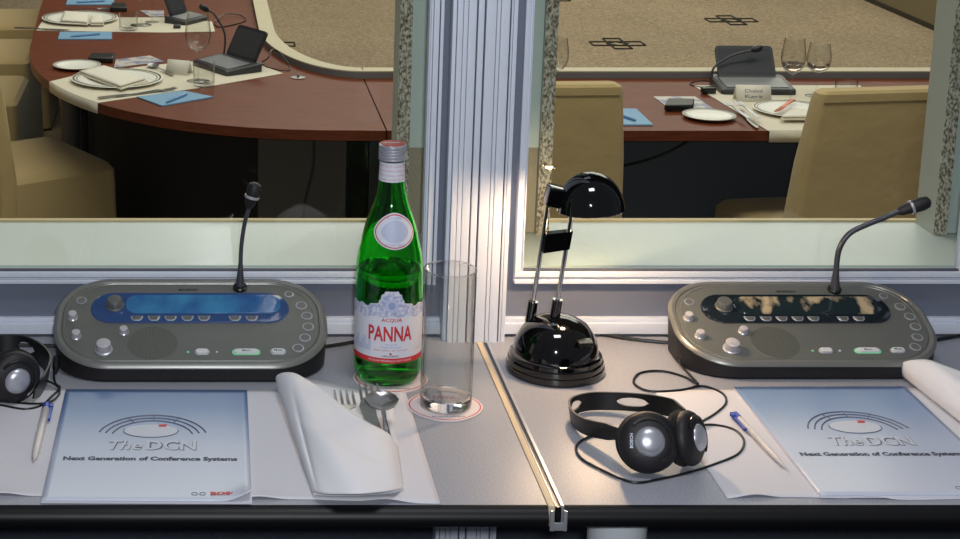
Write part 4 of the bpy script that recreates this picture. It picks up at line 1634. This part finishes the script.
CB = [[(262, 62, .001), (268, 58, .03), (272, 50, .045), (280, 53, .03), (290, 70, .0), (270, 68, .0), (262, 64, .0)],
      [(215, 22, 0), (225, 14, .01), (240, 15, .005), (246, 20, 0), (236, 24, 0), (220, 27, 0), (214, 24, 0)],
      [(716, 82, 0), (700, 81, .01), (690, 84, .0), (700, 87, 0), (716, 86, .01)]]
for k, (pp, lb) in enumerate(zip(CB, ('thin dark cable curling behind the left table unit', 'thin dark cable curling at the top left unit', 'thin dark cable curling left of the right table unit'))):
    pts = [T(q[0], q[1], .003 + q[2]) for q in pp]
    tag(MB().tube(smooth_path(pts, 6), .0022, 6).build('unit_cable', M_black, origin=tuple(pts[0])), lb, 'cable')
p = T(298, 78)
tag(MB().lathe([(.022, .0005), (.022, .003), (.004, .004), (.004, .012)], 20).build('table_socket', M_steel, origin=(0, 0, 0)), 'small metal socket cover set in the rounded table top', 'socket').location = (p.x, p.y, TAB)
p = T(708, 94)
tag(MB().box((-.02, -.012, .0005), (.02, .012, .018), .004).build('earphone_plug', M_black, origin=(0, 0, 0)), 'small black earpiece on the mat left of the right unit', 'earpiece').location = (p.x, p.y, TAB + .0022)
tag(MB().box((-.013, -.013, .0005), (.013, .013, .012), .004).build('mic_puck', M_device, origin=(0, 0, 0)), 'small dark device before the top left unit', 'device').location = tuple(T(177, 28, .0025))


# ================================================================== LIGHTS
def area(name, loc, rot, sx_, sy_, e, col):
    l = bpy.data.lights.new(name, 'AREA')
    l.shape = 'RECTANGLE'
    l.size = sx_
    l.size_y = sy_
    l.energy = e
    l.color = col
    o = bpy.data.objects.new(name, l)
    COL.objects.link(o)
    o.location = loc
    o.rotation_euler = rot
    return o


area('hall_ceiling_and_fill_light', (1.0, 6.3, 3.2), (0, 0, 0), 5, 2.0, 90, (1, .92, .80))
area('hall_ceiling_and_fill_light', (2.5, 10.5, 3.2), (0, 0, 0), 5, 3, 190, (1, .92, .80))
area('hall_ceiling_and_fill_light', (.8, 3.1, 3.1), (math.radians(22), 0, 0), 3.5, .6, 60, (1, .94, .86))  # added fill light near the windows, brightens chair backs and ledge
area('booth_ceiling_light', (.35, 1.25, 2.55), (math.radians(8), 0, 0), .5, .3, 10.5, (.96, .96, 1))
# the photographer's flash, just above the lens
fl = area('camera_flash', (.04, .01, 1.545), (math.radians(90 - 13), 0, math.radians(-12)), .06, .035, 17, (.92, .95, 1))
l = bpy.data.lights.new('lamp_bulb', 'POINT')
l.energy = 2.4
l.shadow_soft_size = .012
l.color = (1, .68, .40)
o = bpy.data.objects.new('lamp_bulb', l)
COL.objects.link(o)
o.location = Vector((LX, LY, DESK)) + hc + Vector((0, 0, -.006))

w = bpy.data.worlds.new('World')
SC.world = w
w.use_nodes = True
w.node_tree.nodes['Background'].inputs[0].default_value = (.62, .66, .75, 1)
w.node_tree.nodes['Background'].inputs[1].default_value = .17

# repeats carry one group name each
GROUPS = {'interpreter_desk': 'grey booth desks', 'interpreter_console': 'interpreter consoles on the desks', 'brochure': 'brochures on the booth desks',
          'paper_place_mat': 'paper mats on the booth desks', 'folded_napkin': 'folded napkins on the booth desks', 'coaster': 'round coasters on the left desk',
          'headphones': 'headphones on the booth desks', 'ballpoint_pen': 'ballpoint pens on the booth desks', 'conference_table': 'conference table sections in the hall',
          'covered_chair': 'fabric-covered chairs around the conference table', 'linen_runner': 'linen mats on the conference table', 'plate': 'plates on the conference table',
          'table_napkin': 'folded napkins on the conference table', 'wine_glass': 'wine glasses on the conference table', 'tumbler': 'tumblers on the conference table',
          'blue_notepad': 'blue notepads on the conference table', 'black_box': 'small black boxes on the conference table', 'leaflet': 'leaflets on the conference table',
          'hall_pen': 'pens on the blue notepads', 'place_card': 'place cards on the conference table', 'delegate_unit': 'dark units on the conference table',
          'unit_cable': 'cables of the dark table units', 'headphone_cable': 'headphone cables on the booth desks', 'console_cable': 'console cables on the booth desks',
          'fork': 'steel forks', 'knife': 'steel knives', 'spoon': 'steel spoons', 'floor_cable': 'cables below the conference table'}
for o in COL.objects:
    if o.parent is None and o.get('label'):
        k = o.name.split('.')[0]
        if k in GROUPS:
            o['group'] = GROUPS[k]

# ================================================================== CAMERA
cd = bpy.data.cameras.new('Camera')
cd.sensor_width = 36
cd.lens = F * 36 / 960
cd.shift_x = (480 - PX) / 960
cd.shift_y = -(269.5 - PY) / 960
cd.clip_start = .02
cam = bpy.data.objects.new('Camera', cd)
COL.objects.link(cam)
cam.location = CAM
cam.rotation_euler = (PI / 2 - PITCH, 0, 0)
SC.camera = cam
SC.view_settings.view_transform = 'Standard'
SC.view_settings.look = 'None'
SC.view_settings.exposure = 0
SC.view_settings.gamma = 1
SC.view_settings.use_curve_mapping = False
